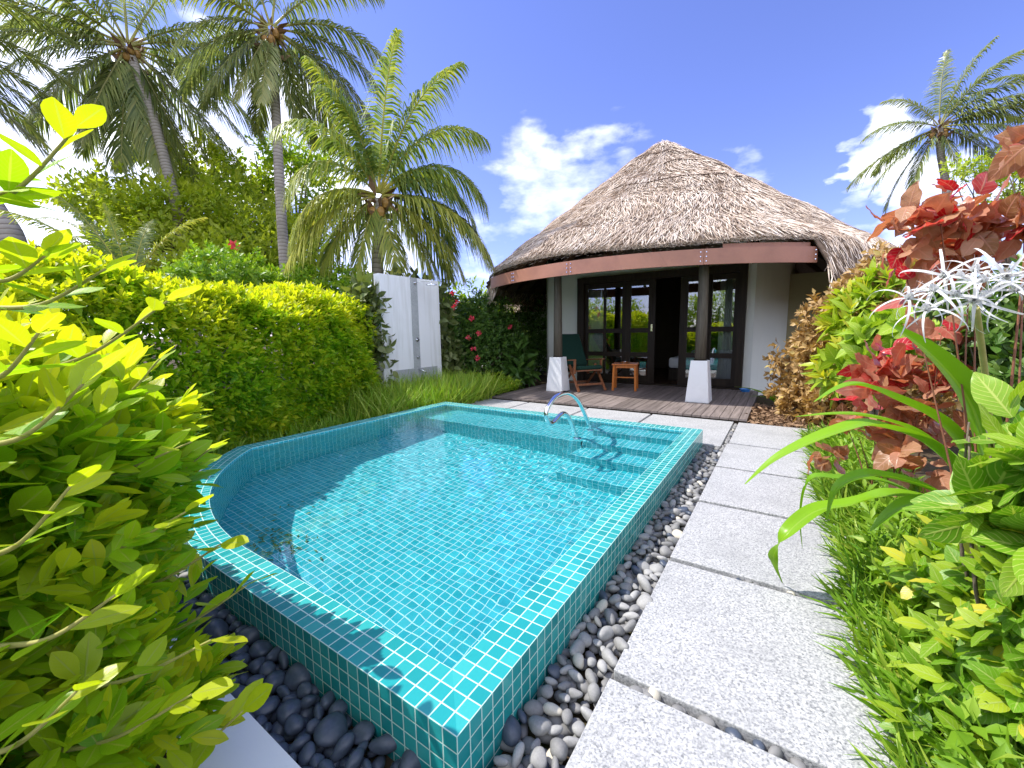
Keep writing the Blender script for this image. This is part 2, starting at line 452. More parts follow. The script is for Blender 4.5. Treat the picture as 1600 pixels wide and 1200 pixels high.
def step_block(name, x0, x1, y0, y1, z):
    b = MB()
    b.face([(x0, y0, z), (x1, y0, z), (x1, y1, z), (x0, y1, z)], [(((x)+1.005)/T, ((y)-5.495)/T) for x, y in ((x0, y0), (x1, y0), (x1, y1), (x0, y1))])
    b.face([(x0, y0, FLOOR), (x1, y0, FLOOR), (x1, y0, z), (x0, y0, z)], [((x+1.005)/T, (zz-z)/T) for x, zz in ((x0, FLOOR), (x1, FLOOR), (x1, z), (x0, z))])
    b.face([(x0, y1, FLOOR), (x0, y0, FLOOR), (x0, y0, z), (x0, y1, z)], [((y-5.495)/T, (zz-z)/T) for y, zz in ((y1, FLOOR), (y0, FLOOR), (y0, z), (y1, z))])
    return b.build(name, M['tile_in'], pool)
xin, xl = -1.005, -2.11
bench = step_block('bench', -5.135, xl-0.002, 4.76, 5.495, -0.20)
steps = [step_block('step', xl, xin, y0, y1, z) for y0, y1, z in ((5.15, 5.495, 0.03), (4.79, 5.148, -0.20), (4.45, 4.788, -0.43), (4.05, 4.448, -0.66))]
for o in [cop, iw, fl, bench]+steps: o.cycles.is_caustics_receiver = True

# water sheet with ripples
def water():
    x0, x1, y0, y1, st = -5.40, -0.80, 0.80, 5.70, 0.022
    nx, ny = int((x1-x0)/st), int((y1-y0)/st)
    xs = np.linspace(x0, x1, nx+1); ys = np.linspace(y0, y1, ny+1)
    X, Y = np.meshgrid(xs, ys); Z = np.zeros_like(X)
    r2 = np.random.default_rng(3)
    env = 0.55+0.45*np.sin(X*0.9+1.0)*np.sin(Y*0.8+0.5)
    for lam, amp, k in ((0.62, .0013, 6), (0.33, .0009, 9), (0.17, .00055, 12), (0.10, .00028, 12)):
        for _ in range(k):
            th = r2.uniform(0, 2*PI); ph = r2.uniform(0, 2*PI); l = lam*r2.uniform(.8, 1.25)
            Z += amp*(0.45)*np.sin(2*PI/l*(X*math.cos(th)+Y*math.sin(th))+ph)
    Z = Z*env*0.85+WATER
    # inside test against the middle of the rim
    P = np.array(MID); cx = (X[:-1, :-1]+X[1:, 1:])/2; cyy = (Y[:-1, :-1]+Y[1:, 1:])/2
    ins = np.zeros(cx.shape, bool)
    for i in range(len(P)):
        a, c = P[i], P[(i+1) % len(P)]
        cond = ((a[1] > cyy) != (c[1] > cyy)) & (cx < (c[0]-a[0])*(cyy-a[1])/(c[1]-a[1]+1e-12)+a[0])
        ins ^= cond
    idx = np.arange((nx+1)*(ny+1)).reshape(ny+1, nx+1)
    Q = np.stack([idx[:-1, :-1], idx[:-1, 1:], idx[1:, 1:], idx[1:, :-1]], -1)[ins]
    V = np.stack([X, Y, Z], -1).reshape(-1, 3)
    used = np.unique(Q); remap = np.full(len(V), -1); remap[used] = np.arange(len(used))
    V = V[used]; Q = remap[Q]
    o = quad_mesh('water', V, Q, V[:, :2], np.zeros(len(Q)), M['water'])
    tag(o, 'clear rippling water filling the tiled pool to its rim', 'water', kind='structure')
    o.cycles.is_caustics_caster = True
water()

# ------------------------------------------------------------------ ground with a hole for the pool
bm = bmesh.new()
def loop(pts, z):
    vsx = [bm.verts.new((p[0], p[1], z)) for p in pts]
    return [bm.edges.new((vsx[i], vsx[(i+1) % len(vsx)])) for i in range(len(vsx))]
ed = loop(MID, -0.10)+loop([(-900, -900), (900, -900), (900, 900), (-900, 900)], -0.10)
bmesh.ops.triangle_fill(bm, use_beauty=True, use_dissolve=False, edges=ed)
for f in bm.faces:
    if f.normal.z < 0: f.normal_flip()
me = bpy.data.meshes.new('ground'); bm.to_mesh(me); bm.free()
tag(link('ground', me, M['soil']), 'dark planting soil under the whole garden', 'ground', kind='structure')

# ------------------------------------------------------------------ paving slabs
def slab(x0, x1, y0, y1, label, z=0.0):
    b = MB(); b.box(((x0+x1)/2, (y0+y1)/2, z-0.055), (x1-x0, y1-y0, 0.11))
    o = b.build('paving_slab', M['granite'], None, bevel=0.006)
    tag(o, label, 'paving slab', 'granite paving slabs')
ys = [-0.62, 0.49, 1.58, 2.67, 3.76, 4.85, 5.94]
labs = ['speckled granite path slab under the photographer, cut off by the bottom edge of the photo',
        'speckled granite path slab by the front corner of the pool, at the bottom of the photo',
        'speckled granite path slab crossed by the curved shadow of a lily leaf',
        'speckled granite path slab that the drooping lily leaf tip touches',
        'speckled granite path slab beside the middle of the pool, fourth from the house end',
        'speckled granite path slab beside the pool steps, just short of the end slab']
for i in range(6): slab(-0.55, 0.55, ys[i]+0.025, ys[i+1]-0.025, labs[i])
slab(-0.53, 0.55, 5.965, 7.36, 'speckled granite slab ending the side path at the corner of the deck')
for x0, x1, lb in ((-1.88, -0.60, 'pale granite slab between pool corner and deck, next to the narrow pebble gap'),
                   (-3.10, -1.92, 'pale granite slab between pool and deck, behind the chrome handrail'),
                   (-4.46, -3.14, 'pale granite slab between pool and deck, in front of the armchair'),
                   (-5.80, -4.50, 'shaded granite slab between pool and the low ground cover plants')):
    slab(x0, x1, 5.715, 7.36, lb, z=0.002)

# ------------------------------------------------------------------ more materials
def mat_wood(name, lo, hi, rough=0.6, scale=14, axis=1, spec=0.3):
    mt, nt, out = new_mat(name); g = NT(nt)
    tc = g.n('TexCoord').outputs['Object']
    mp = g.n('Mapping'); g.l(tc, mp.inputs[0]); s = [scale*2.2]*3; s[axis] = scale*0.12; mp.inputs['Scale'].default_value = s
    nz = g.noise(1.0, 5, mp.outputs[0], 0.65)
    at_ = g.n('Attribute', attribute_name='tint').outputs['Fac']
    c = g.ramp(nz, [(0.3, lo), (0.7, hi)])
    c = g.mix(g.math('MULTIPLY', at_, 0.55), c, tuple(x*0.5 for x in lo))
    g.l(g.bsdf(c, rough, spec, g.bump(nz, 0.3, 0.004)), out.inputs[0]); return mt
M['deck'] = mat_wood('weathered_decking', (0.12, 0.098, 0.088), (0.30, 0.25, 0.232), 0.65, 10, 1)
M['darkwood'] = mat_wood('dark_stained_timber', (0.013, 0.008, 0.005), (0.034, 0.023, 0.014), 0.5, 9, 2, 0.22)
M['rafter'] = mat_wood('rafter_timber', (0.05, 0.025, 0.014), (0.10, 0.055, 0.03), 0.6, 9, 1)
M['post'] = mat_wood('coconut_post', (0.06, 0.050, 0.036), (0.135, 0.118, 0.090), 0.6, 22, 2)
M['orange'] = mat_wood('orange_teak', (0.42, 0.115, 0.018), (0.62, 0.20, 0.035), 0.32, 9, 2, 0.5)
M['chairwood'] = mat_wood('red_brown_chair_wood', (0.17, 0.055, 0.022), (0.32, 0.13, 0.055), 0.42, 9, 2, 0.5)
M['fascia'] = mat_plain('copper_brown_fascia', (0.37, 0.168, 0.112), 0.42, 0.45, var=0.22, scale=2.2, bump=0.08, bscale=30, dirt=(0.27, 0.12, 0.085))
M['green_cloth'] = mat_plain('dark_green_canvas', (0.012, 0.042, 0.030), 0.85, 0.2, var=0.3, scale=30, bump=0.4, bscale=300)
M['linen'] = mat_plain('white_linen', (0.78, 0.79, 0.82), 0.85, 0.1, var=0.05, bump=0.3, bscale=18)
M['curtain'] = mat_plain('sheer_curtain', (0.72, 0.74, 0.70), 0.85, 0.1, var=0.05, bump=0.1)
M['bluebowl'] = mat_plain('blue_plastic', (0.03, 0.20, 0.55), 0.3, 0.5, var=0.05, bump=0.0)
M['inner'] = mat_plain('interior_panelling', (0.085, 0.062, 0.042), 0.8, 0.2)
M['olive'] = mat_plain('ochre_annex_wall', (0.33, 0.29, 0.17), 0.8, 0.2, var=0.1)
M['brass'] = mat_plain('brass_plate', (0.80, 0.72, 0.50), 0.25, 0.5, metal=1.0, bump=0.0)
mt, nt, out = new_mat('clear_glass_pane'); g = NT(nt)
fr = g.n('Fresnel'); fr.inputs[0].default_value = 1.52
tr = g.n('BsdfTransparent'); tr.inputs[0].default_value = (0.88, 0.92, 0.90, 1)
gs = g.n('BsdfGlossy'); gs.inputs['Roughness'].default_value = 0.015; gs.inputs['Color'].default_value = (1, 1, 1, 1)
mx = g.n('MixShader'); g.l(g.math('ADD', g.math('MULTIPLY', fr.outputs[0], 1.6), 0.10), mx.inputs[0]); g.l(tr.outputs[0], mx.inputs[1]); g.l(gs.outputs[0], mx.inputs[2])
g.l(mx.outputs[0], out.inputs[0]); M['glass'] = mt
# thatch: per-strand tint from weathered dark to bleached straw
def mat_thatch(name, stops):
    mt, nt, out = new_mat(name); g = NT(nt)
    ti = g.n('Attribute', attribute_name='tint').outputs['Fac']
    tc = g.n('TexCoord').outputs['Object']
    c = g.ramp(ti, stops)
    big = g.noise(0.7, 5, tc)
    c = g.mix(g.mapr(big, 0.48, 0.75, 0.0, 0.35), c, (0.24, 0.17, 0.13))
    g.l(g.bsdf(c, 0.8, 0.2, g.bump(g.noise(60, 3, tc), 0.3, 0.004)), out.inputs[0]); return mt
M['thatch'] = mat_thatch('straw_thatch', [(0.0, (0.21, 0.15, 0.115)), (0.22, (0.46, 0.355, 0.275)), (0.6, (0.70, 0.59, 0.49)), (1.0, (0.84, 0.765, 0.68))])
M['thatchbase'] = mat_plain('packed_thatch', (0.17, 0.125, 0.092), 0.9, 0.1, var=0.5, scale=12, bump=0.8, bscale=50)

def planks(name, x0, x1, y0, y1, z, wid, gap, mat, parent=None, thick=0.035):
    V = []; Q = []; Tn = []; n = 0
    x = x0
    while x < x1-0.02:
        w_ = min(wid-gap, x1-x); dz = rng.normal(0, .0012); t = rng.uniform(0, 1)**1.5
        P = [(x, y0, z-thick), (x+w_, y0, z-thick), (x+w_, y1, z-thick), (x, y1, z-thick), (x, y0, z+dz), (x+w_, y0, z+dz), (x+w_, y1, z+dz), (x, y1, z+dz)]
        V += P; Q += [(n+4, n+5, n+6, n+7), (n, n+1, n+5, n+4), (n+1, n+2, n+6, n+5), (n+2, n+3, n+7, n+6), (n+3, n, n+4, n+7)]; Tn += [t]*5; n += 8
        x += wid
    return quad_mesh(name, V, Q, np.zeros((len(V), 2)), Tn, mat, parent, smooth=False)

# ------------------------------------------------------------------ deck
deck = thing('wooden_deck', (-3.2, 9.2, -0.1), 'weathered brown plank deck of the veranda in front of the thatched bungalow', 'deck')
planks('deck_boards', -5.50, -0.42, 7.40, 11.02, 0.05, 0.142, 0.009, M['deck'], deck)
b = MB(); b.box((-2.96, 7.425, -0.045), (5.06, 0.03, 0.118)); b.box((-0.445, 9.2, -0.045), (0.03, 3.5, 0.118)); b.box((-5.46, 9.2, -0.045), (0.03, 3.5, 0.118))
for y in (8.2, 9.0, 9.8, 10.6): b.box((-2.96, y, -0.045), (4.96, 0.06, 0.116))
b.build('joists', M['darkwood'], deck)

# ------------------------------------------------------------------ bungalow
HC = np.array([-3.30, 13.20]); RW = 3.45; FZ = 0.05; EAVE = 2.65
house = thing('thatched_bungalow', (HC[0], HC[1], 0), 'round white bungalow with a conical thatched roof and a shaded veranda', 'bungalow')
def polar(r, deg, z): return (HC[0]+r*math.cos(math.radians(deg)), HC[1]+r*math.sin(math.radians(deg)), z)
b = MB()
a0 = math.degrees(math.atan2(-2.15, 2.70)); a1 = 180-a0
nseg = 64
for i in range(nseg):
    t0, t1 = a0+(a1-a0)*i/nseg, a0+(a1-a0)*(i+1)/nseg
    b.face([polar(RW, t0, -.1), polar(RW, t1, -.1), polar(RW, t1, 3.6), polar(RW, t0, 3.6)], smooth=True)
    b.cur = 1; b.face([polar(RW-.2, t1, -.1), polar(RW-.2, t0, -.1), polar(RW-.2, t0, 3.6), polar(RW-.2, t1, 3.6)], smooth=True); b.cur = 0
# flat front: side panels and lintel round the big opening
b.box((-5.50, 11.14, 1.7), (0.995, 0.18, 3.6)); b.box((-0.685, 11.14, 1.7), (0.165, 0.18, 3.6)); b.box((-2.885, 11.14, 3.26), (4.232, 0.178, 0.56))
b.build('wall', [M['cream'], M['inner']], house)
b = MB(); b.lathe((HC[0], HC[1], 0), [(0.001, 0.03), (3.25, 0.03)], 48); b.build('room_floor', M['rafter'], house)
b = MB(); b.lathe((HC[0], HC[1], 0), [(0.001, 3.4), (3.25, 3.4)], 48); b.build('room_ceiling', M['inner'], house)
b = MB(); b.box((0.75, 13.3, 1.35), (1.5, 1.9, 2.9)); b.build('annex', M['olive'], house)

# door wall
fr_ = MB()
YD = 11.02
for x0, x1, z0, z1 in ((-5.0, -4.80, .05, 2.98), (-0.93, -0.77, .05, 2.98), (-4.80, -0.93, 2.80, 2.98), (-4.80, -0.93, .05, .085)):
    fr_.box(((x0+x1)/2, YD, (z0+z1)/2), (x1-x0, 0.17, z1-z0))
fr_.build('door_frame', M['darkwood'], house, bevel=0.006)
ROWS = [(0.29, 0.79), (0.91, 1.43), (1.55, 2.66)]
def leafpanel(name, x0, x1, cols, y):
    """timber panel with panes; cols = list of pane x ranges"""
    pb = MB(); gb = MB(); th = 0.05
    xs = [x0]+[c for cc in cols for c in cc]+[x1]
    for i in range(0, len(xs), 2): pb.box(((xs[i]+xs[i+1])/2, y, 1.445), (xs[i+1]-xs[i], th, 2.70))
    for c0, c1 in cols:
        zs = [0.095]+[z for r in ROWS for z in r]+[2.795]
        for i in range(0, len(zs), 2): pb.box(((c0+c1)/2, y, (zs[i]+zs[i+1])/2), (c1-c0-.002, th-.006, zs[i+1]-zs[i]))
        for z0, z1 in ROWS: gb.box(((c0+c1)/2, y, (z0+z1)/2), (c1-c0-.001, 0.006, z1-z0-.001))
    o = pb.build(name, M['darkwood'], house); gb.build('glass_panes', M['glass'], o); return o
leafpanel('fixed_panel', -4.80, -3.62, [(-4.70, -4.24), (-4.17, -3.71)], 11.05)
ld = leafpanel('sliding_door', -3.60, -2.81, [(-3.45, -2.99)], 10.985)
leafpanel('sliding_door', -2.21, -1.545, [(-2.03, -1.60)], 10.985)
leafpanel('fixed_panel', -1.56, -0.93, [(-1.49, -1.02)], 11.05)
b = MB(); b.box((-2.895, 10.952, 1.55), (0.05, 0.014, 0.19)); b.build('lock_plate', M['brass'], ld, bevel=0.006)

# fascia boards
A0, A1 = -46.5, -127.0
cuts = [A0, -68, -95, -113, A1]
for i in range(4):
    s0, s1 = cuts[i]-(0.06 if i else 0), cuts[i+1]
    b = MB(); n = 14
    for k in range(n):
        t0, t1 = s0+(s1-s0)*k/n, s0+(s1-s0)*(k+1)/n
        ro, ri, z0, z1 = 5.40, 5.35, EAVE, EAVE+.275
        for P, sm in (([polar(ro, t1, z0), polar(ro, t0, z0), polar(ro, t0, z1), polar(ro, t1, z1)], True), ([polar(ri, t0, z0), polar(ri, t1, z0), polar(ri, t1, z1), polar(ri, t0, z1)], True),
                      ([polar(ro, t0, z0), polar(ro, t1, z0), polar(ri, t1, z0), polar(ri, t0, z0)], False), ([polar(ro, t1, z1), polar(ro, t0, z1), polar(ri, t0, z1), polar(ri, t1, z1)], False)):
            b.face(P, smooth=sm)
    for t in (s0, s1): b.face([polar(5.35, t, EAVE), polar(5.40, t, EAVE), polar(5.40, t, EAVE+.275), polar(5.35, t, EAVE+.275)])
    fo = b.build('fascia_board', M['fascia'], house)
    sb = MB()
    for t in (s0-(s0-s1)*0.02, s1+(s0-s1)*0.02):
        for z in (EAVE+.06, EAVE+.14, EAVE+.22):
            c = np.array(polar(5.402, t, z)); sb.box(c, (.016, .016, .016))
    sb.build('screws', M['chrome'], fo)
b = MB(); n = 10
for k in range(n):
    t0, t1 = -47.5-17*k/n, -47.5-17*(k+1)/n
    b.face([polar(5.33, t1, 2.925), polar(5.33, t0, 2.925), polar(5.33, t0, 3.01), polar(5.33, t1, 3.01)], smooth=True)
    b.face([polar(5.33, t0, 3.01), polar(5.26, t0, 3.01), polar(5.26, t1, 3.01), polar(5.33, t1, 3.01)])
b.face([polar(5.26, -47.5, 2.925), polar(5.33, -47.5, 2.925), polar(5.33, -47.5, 3.01), polar(5.26, -47.5, 3.01)])
b.build('upper_batten', M['fascia'], house)
# rafters below the thatch
for k in range(36):
    t = k*10.0-47
    b = MB(); p0 = np.array(polar(5.30, t, 2.86)); p1 = np.array(polar(3.3, t, 4.34))
    b.beam(p0, p1, 0.07, 0.14); b.build('rafter', M['rafter'], house)
for r in (5.2, 4.45):
    b = MB()
    for i in range(60):
        t0, t1 = i*6, i*6+6; b.beam(polar(r, t0, 2.96+(5.3-r)*.74+.06), polar(r, t1, 2.96+(5.3-r)*.74+.06), .05, .05)
    b.build('batten', M['rafter'], house)

# roof
def front(deg):
    """1 in the sector that has the fascia, 0 where the thatch hangs free"""
    d = (deg+360) % 360; lo, hi = (A1+360) % 360, (A0+360) % 360
    return min(max(min(d-lo, hi-d)/3.0+.5, 0), 1)
AP = 7.02
def roof_pt(t, deg, lift=0.0):
    """t 0 at apex, 1 at eave"""
    f = front(deg); re, ze = (5.37, 2.985) if f > .5 else (5.72, 2.50)
    rmax = 5.72 if math.cos(math.radians(deg)) > -.2 else 5.26
    if f <= .5:  # free eave: follow the cone, then droop over the edge
        rr = .10+(rmax-.10)*t; zc = AP-.04-(rr-.10)*.742
        if rr > rmax-.37: zc -= (rr-rmax+.37)*1.3*((rr-rmax+.37)/.37)
    else:
        rr = .10+(5.37-.10)*t; zc = AP-.04-(rr-.10)*.742+.05*t
    a = math.radians(deg)
    bumpy = .035*math.sin(3*a+rr*1.3)+.03*math.sin(7*a-rr*2.1)+.028*math.sin(rr*5.5+2*math.sin(2*a))
    zc += bumpy*min(1, t*3)+lift-.05*math.exp(-(rr/.35)**2)
    return np.array([HC[0]+rr*math.cos(a), HC[1]+rr*math.sin(a), zc])
NA, NR = 144, 40
V = np.array([roof_pt(i/NR, k*360/NA) for i in range(NR+1) for k in range(NA)])
Q = [(i*NA+k, i*NA+(k+1) % NA, (i+1)*NA+(k+1) % NA, (i+1)*NA+k) for i in range(NR) for k in range(NA)]
Vu = V-np.array([[0, 0, (.20 if i < NR-1 else .07)] for i in range(NR+1) for k in range(NA)]); nV = len(V)
V2 = np.concatenate([V, Vu]); Q2 = Q+[(q[3]+nV, q[2]+nV, q[1]+nV, q[0]+nV) for q in Q]
e = NR*NA
Q2 += [(e+k, e+(k+1) % NA, e+(k+1) % NA+nV, e+k+nV) for k in range(NA)]
Q2 = [tuple(reversed(q)) for q in Q2]
roof = quad_mesh('roof', V2, Q2, np.zeros((len(V2), 2)), np.zeros(len(Q2)), M['thatchbase'], house)
strand = leaf_template(W=0.060, nseg=2, fold=0.25, droop=0.0, a=0.35, b=0.55)
def thatch(n, fn, cen, parent, name, smin=.12, smax=.36, trange=(0.02, 1.0)):
    L = Leaves(); P = []; D = []; N = []
    u = np.sqrt(rng.uniform(trange[0]**2, trange[1]**2, n)); dg = rng.uniform(0, 360, n)
    P = np.array([fn(a, d) for a, d in zip(u, dg)])
    P2 = np.array([fn(min(a+.02, 1.0) if a < .98 else a-.02, d) for a, d in zip(u, dg)])
    down = unit(np.where((u < .98)[:, None], P2-P, P-P2))
    rad = unit(np.stack([P[:, 0]-cen[0], P[:, 1]-cen[1], np.zeros(n)], 1))
    tang = np.stack([-rad[:, 1], rad[:, 0], np.zeros(n)], 1)
    nor = unit(np.cross(tang, down)); nor *= np.sign(nor[:, 2:3]+1e-9)
    ang = rng.normal(0, .24, n)+.25*np.sin(dg*.12+u*9)
    D = down*np.cos(ang)[:, None]+tang*np.sin(ang)[:, None]+nor*rng.uniform(.03, .20, n)[:, None]
    size = rng.uniform(smin, smax, n)
    # courses: bundles are laid in rows, so the tips line up loosely

    P = P-D*size[:, None]*.55+nor*rng.uniform(.0, .05, n)[:, None]
    L.add(strand, P, D, nor+rng.normal(0, .5, (n, 3)), size, np.clip(rng.beta(2.2, 1.5, n)+.12*np.sin(dg*.31+u*7), 0, 1))
    return L
L = thatch(82000, roof_pt, HC, house, 'strands')
# eave fringe
n = 6500; dg = rng.uniform(0, 360, n); t = rng.uniform(.97, 1.0, n)
P = np.array([roof_pt(a, d, -.02-.15*rng.uniform()) for a, d in zip(t, dg)])
rad = unit(np.stack([P[:, 0]-HC[0], P[:, 1]-HC[1], np.zeros(n)], 1)); fr2 = np.array([front(d) > .5 for d in dg])
tang = np.stack([-rad[:, 1], rad[:, 0], np.zeros(n)], 1)
D = rad*np.where(fr2, .9, .45)[:, None]+np.array([0, 0, -1.0])*np.where(fr2, .35, 1.0)[:, None]+tang*rng.normal(0, .45, n)[:, None]
L.add(strand, P-unit(D)*.05, D, rand_dir(n), np.where(fr2, rng.uniform(.05, .11, n), rng.uniform(.15, .42, n)), np.clip(rng.beta(1.6, 1.8, n), 0, 1))
n = 7000; dg = rng.uniform(A1+2, A0, n); P = np.array([roof_pt(1.0, d, -.005) for d in dg])
rad = unit(np.stack([P[:, 0]-HC[0], P[:, 1]-HC[1], np.zeros(n)], 1)); tang = np.stack([-rad[:, 1], rad[:, 0], np.zeros(n)], 1)
P[:, 2] -= rng.uniform(-.01, .075, n); D = rad+tang*rng.normal(0, .7, n)[:, None]+np.array([0, 0, 1.0])*rng.normal(-.35, .3, n)[:, None]
L.add(strand, P-unit(D)*.05, D, rand_dir(n), rng.uniform(.06, .13, n), np.clip(rng.beta(2.4, 1.5, n), 0, 1))
# cap of the apex
n = 900; a = rng.uniform(0, 2*PI, n); r = .42*np.sqrt(rng.uniform(0, 1, n))
P = np.stack([HC[0]+r*np.cos(a), HC[1]+r*np.sin(a), AP+.02-r*.62+rng.uniform(-.05, .04, n)], 1)
L.add(strand, P, np.stack([np.cos(a), np.sin(a), -0.85+rng.normal(0, .2, n)], 1)+rng.normal(0, .22, (n, 3)), rand_dir(n)+np.array([0, 0, 1.5]), rng.uniform(.12, .24, n), np.clip(rng.beta(3, 1.4, n), 0, 1))
# a few loose ridge ropes lying across the slope, as darker lines
L.build('thatch', M['thatch'], roof)
b = MB()
for t_, lo, hi in ((.18, -150, 20), (.33, -75, 20), (.52, -100, -40)):
    b.tube([roof_pt(t_+.012*math.sin(d*.21), d, .055) for d in np.linspace(lo, hi, 40)], .014, 5)
b.build('tie_rope', M['rafter'], roof)

# columns
def column(x, y):
    sh = MB(); sh.tube([(x, y, .86), (x, y, 1.6), (x, y, 2.4), (x, y, 3.12)], [.108, .103, .094, .086], 20)
    o = sh.build('column', M['post'], house)
    b = MB(); b.box((x, y, .465), (.44, .44, .83), taper=.70); b.build('column_base', M['white'], o, bevel=.012)
    b = MB(); b.lathe((x, y, 0), [(.001, .90), (.125, .90), (.125, .878)], 20); b.build('collar', M['darkwood'], o)
column(-4.58, 8.92); column(-1.37, 8.86)

# room contents and veranda furniture
def curtain(x0, x1, label, ph):
    V = []; Q = []; n = 60
    for i in range(n+1):
        x = x0+(x1-x0)*i/n; y = 11.235+.028*math.sin(i*1.05+ph)+.01*math.sin(i*2.3)
        V += [(x, y, .12), (x, y, 2.74)]
        if i < n: Q.append((2*i, 2*i+2, 2*i+3, 2*i+1))
    o = quad_mesh('curtain', V, Q, np.zeros((len(V), 2)), np.zeros(len(Q)), M['curtain'])
    md = o.modifiers.new('thick', 'SOLIDIFY'); md.thickness = .004
    tag(o, label, 'curtain')
curtain(-4.76, -4.22, 'white pleated curtain behind the glass beside the armchair', 0)
curtain(-1.36, -0.97, 'white pleated curtain behind the glass to the right of the open doorway', 1.4)
bed = thing('bed', (-1.9, 13.3, .03), 'bed with white linen just visible inside the dark open doorway', 'bed')
b = MB(); b.box((-1.85, 13.3, .22), (1.75, 2.1, .36)); b.build('bed_base', M['darkwood'], bed, bevel=.01)
b = MB(); b.box((-1.85, 13.3, .55), (1.78, 2.08, .30)); b.build('mattress', M['linen'], bed, bevel=.07)
b = MB(); b.box((-1.85, 12.55, .78), (.7, .42, .18), rot=np.array([[1, 0, 0], [0, .94, -.34], [0, .34, .94]])); b.build('pillow', M['linen'], bed, bevel=.07)

# side table
def rotz(a): c, s = math.cos(a), math.sin(a); return np.array([[c, -s, 0], [s, c, 0], [0, 0, 1.0]])
tb = thing('side_table', (-3.2, 9.84, .05), 'small square orange teak table on the deck between armchair and doorway', 'table')
Rt = rotz(.22); tc_ = np.array([-3.2, 9.84, .05])
def TP(x, y, z): return tc_+Rt @ np.array([x, y, z])
b = MB(); b.box(TP(0, 0, .635), (.60, .60, .03), rot=Rt); b.build('tabletop', M['orange'], tb, bevel=.008)
b = MB()
for sx, sy in ((1, 0), (-1, 0), (0, 1), (0, -1)): b.box(TP(sx*.235, sy*.235, .585), (.42 if sx == 0 else .02, .42 if sy == 0 else .02, .07), rot=Rt)
b.build('apron', M['orange'], tb)
for sx in (-1, 1):
    for sy in (-1, 1):
        b = MB(); b.beam(TP(sx*.265, sy*.265, 0), TP(sx*.245, sy*.245, .62), .05, .05, up=(0, 1, 0)); b.build('leg', M['orange'], tb, bevel=.005)
b = MB()
for sx in (-1, 1): b.box(TP(sx*.245, 0, .30), (.022, .46, .03), rot=Rt)
b.box(TP(0, -.02, .30), (.47, .022, .028), rot=Rt); b.build('stretcher', M['orange'], tb)
b = MB(); b.lathe(TP(-.02, -.05, .651), [(.001, .012), (.055, .012), (.07, .045), (.078, .045), (.062, 0.0), (.001, 0.0)], 18)
tag(b.build('ashtray', M['chrome']), 'small shiny ashtray on top of the orange teak table', 'ashtray')

# reclining armchair
CP = np.array([-4.27, 9.55, .05]); FA = math.radians(-38)         # forward direction of the seat
Rc = np.stack([np.array([math.cos(FA+PI/2), math.sin(FA+PI/2), 0]), np.array([math.cos(FA), math.sin(FA), 0]), np.array([0, 0, 1.0])], 1)
Rc[:, 0] *= -1
def CPt(x, y, z): return CP+Rc @ np.array([x, y, z])
ch = thing('armchair', CP, 'reclining wooden armchair with dark green cushions behind the veranda column', 'armchair')
W2 = .36
for sx in (-1, 1):
    b = MB(); b.beam(CPt(sx*W2, .62, 0), CPt(sx*W2, .10, .62), .035, .065, up=Rc[:, 0]); b.build('leg', M['chairwood'], ch, bevel=.006)
    b = MB(); b.beam(CPt(sx*W2*.93, -.35, 0), CPt(sx*W2*.93, .34, .58), .035, .06, up=Rc[:, 0]); b.build('leg', M['chairwood'], ch, bevel=.006)
    b = MB(); b.beam(CPt(sx*(W2+.03), -.34, .70), CPt(sx*(W2+.03), .46, .76), .085, .03); b.build('armrest', M['chairwood'], ch, bevel=.01)
    b = MB(); b.beam(CPt(sx*W2, .38, .42), CPt(sx*W2, .40, .75), .035, .05, up=Rc[:, 0]); b.build('arm_support', M['chairwood'], ch)
b = MB(); b.beam(CPt(-W2, .50, .16), CPt(W2, .50, .16), .03, .05); b.beam(CPt(-W2, -.22, .14), CPt(W2, -.22, .14), .03, .05); b.build('stretcher', M['chairwood'], ch)
b = MB(); b.beam(CPt(0, -.30, .40), CPt(0, .52, .50), .66, .03); b.build('seat', M['chairwood'], ch)
b = MB()
for sx in (-1, 1): b.beam(CPt(sx*.35, -.22, .34), CPt(sx*.35, -.78, 1.30), .04, .06, up=Rc[:, 0])
for k in range(5): b.beam(CPt(-.35, -.30-.1*k, .48+.18*k), CPt(.35, -.30-.1*k, .48+.18*k), .02, .06)
b.build('backrest', M['chairwood'], ch)
b = MB(); b.beam(CPt(0, -.26, .475), CPt(0, .54, .575), .64, .10); b.build('seat_cushion', M['green_cloth'], ch, bevel=.035)
b = MB(); b.beam(CPt(0, -.24, .55), CPt(0, -.74, 1.36), .66, .12, up=unit(np.cross(Rc[:, 0], unit(CPt(0, -.74, 1.36)-CPt(0, -.24, .55))))); b.build('back_cushion', M['green_cloth'], ch, bevel=.04)

b = MB(); b.lathe((-.68, 10.72, .052), [(.001, .0), (.085, 0), (.11, .055), (.118, .055), (.118, .062), (.10, .062), (.08, .012), (.001, .012)], 24)
tag(b.build('bowl', M['bluebowl']), 'small blue bowl on the end of the deck by the white curved wall', 'bowl')

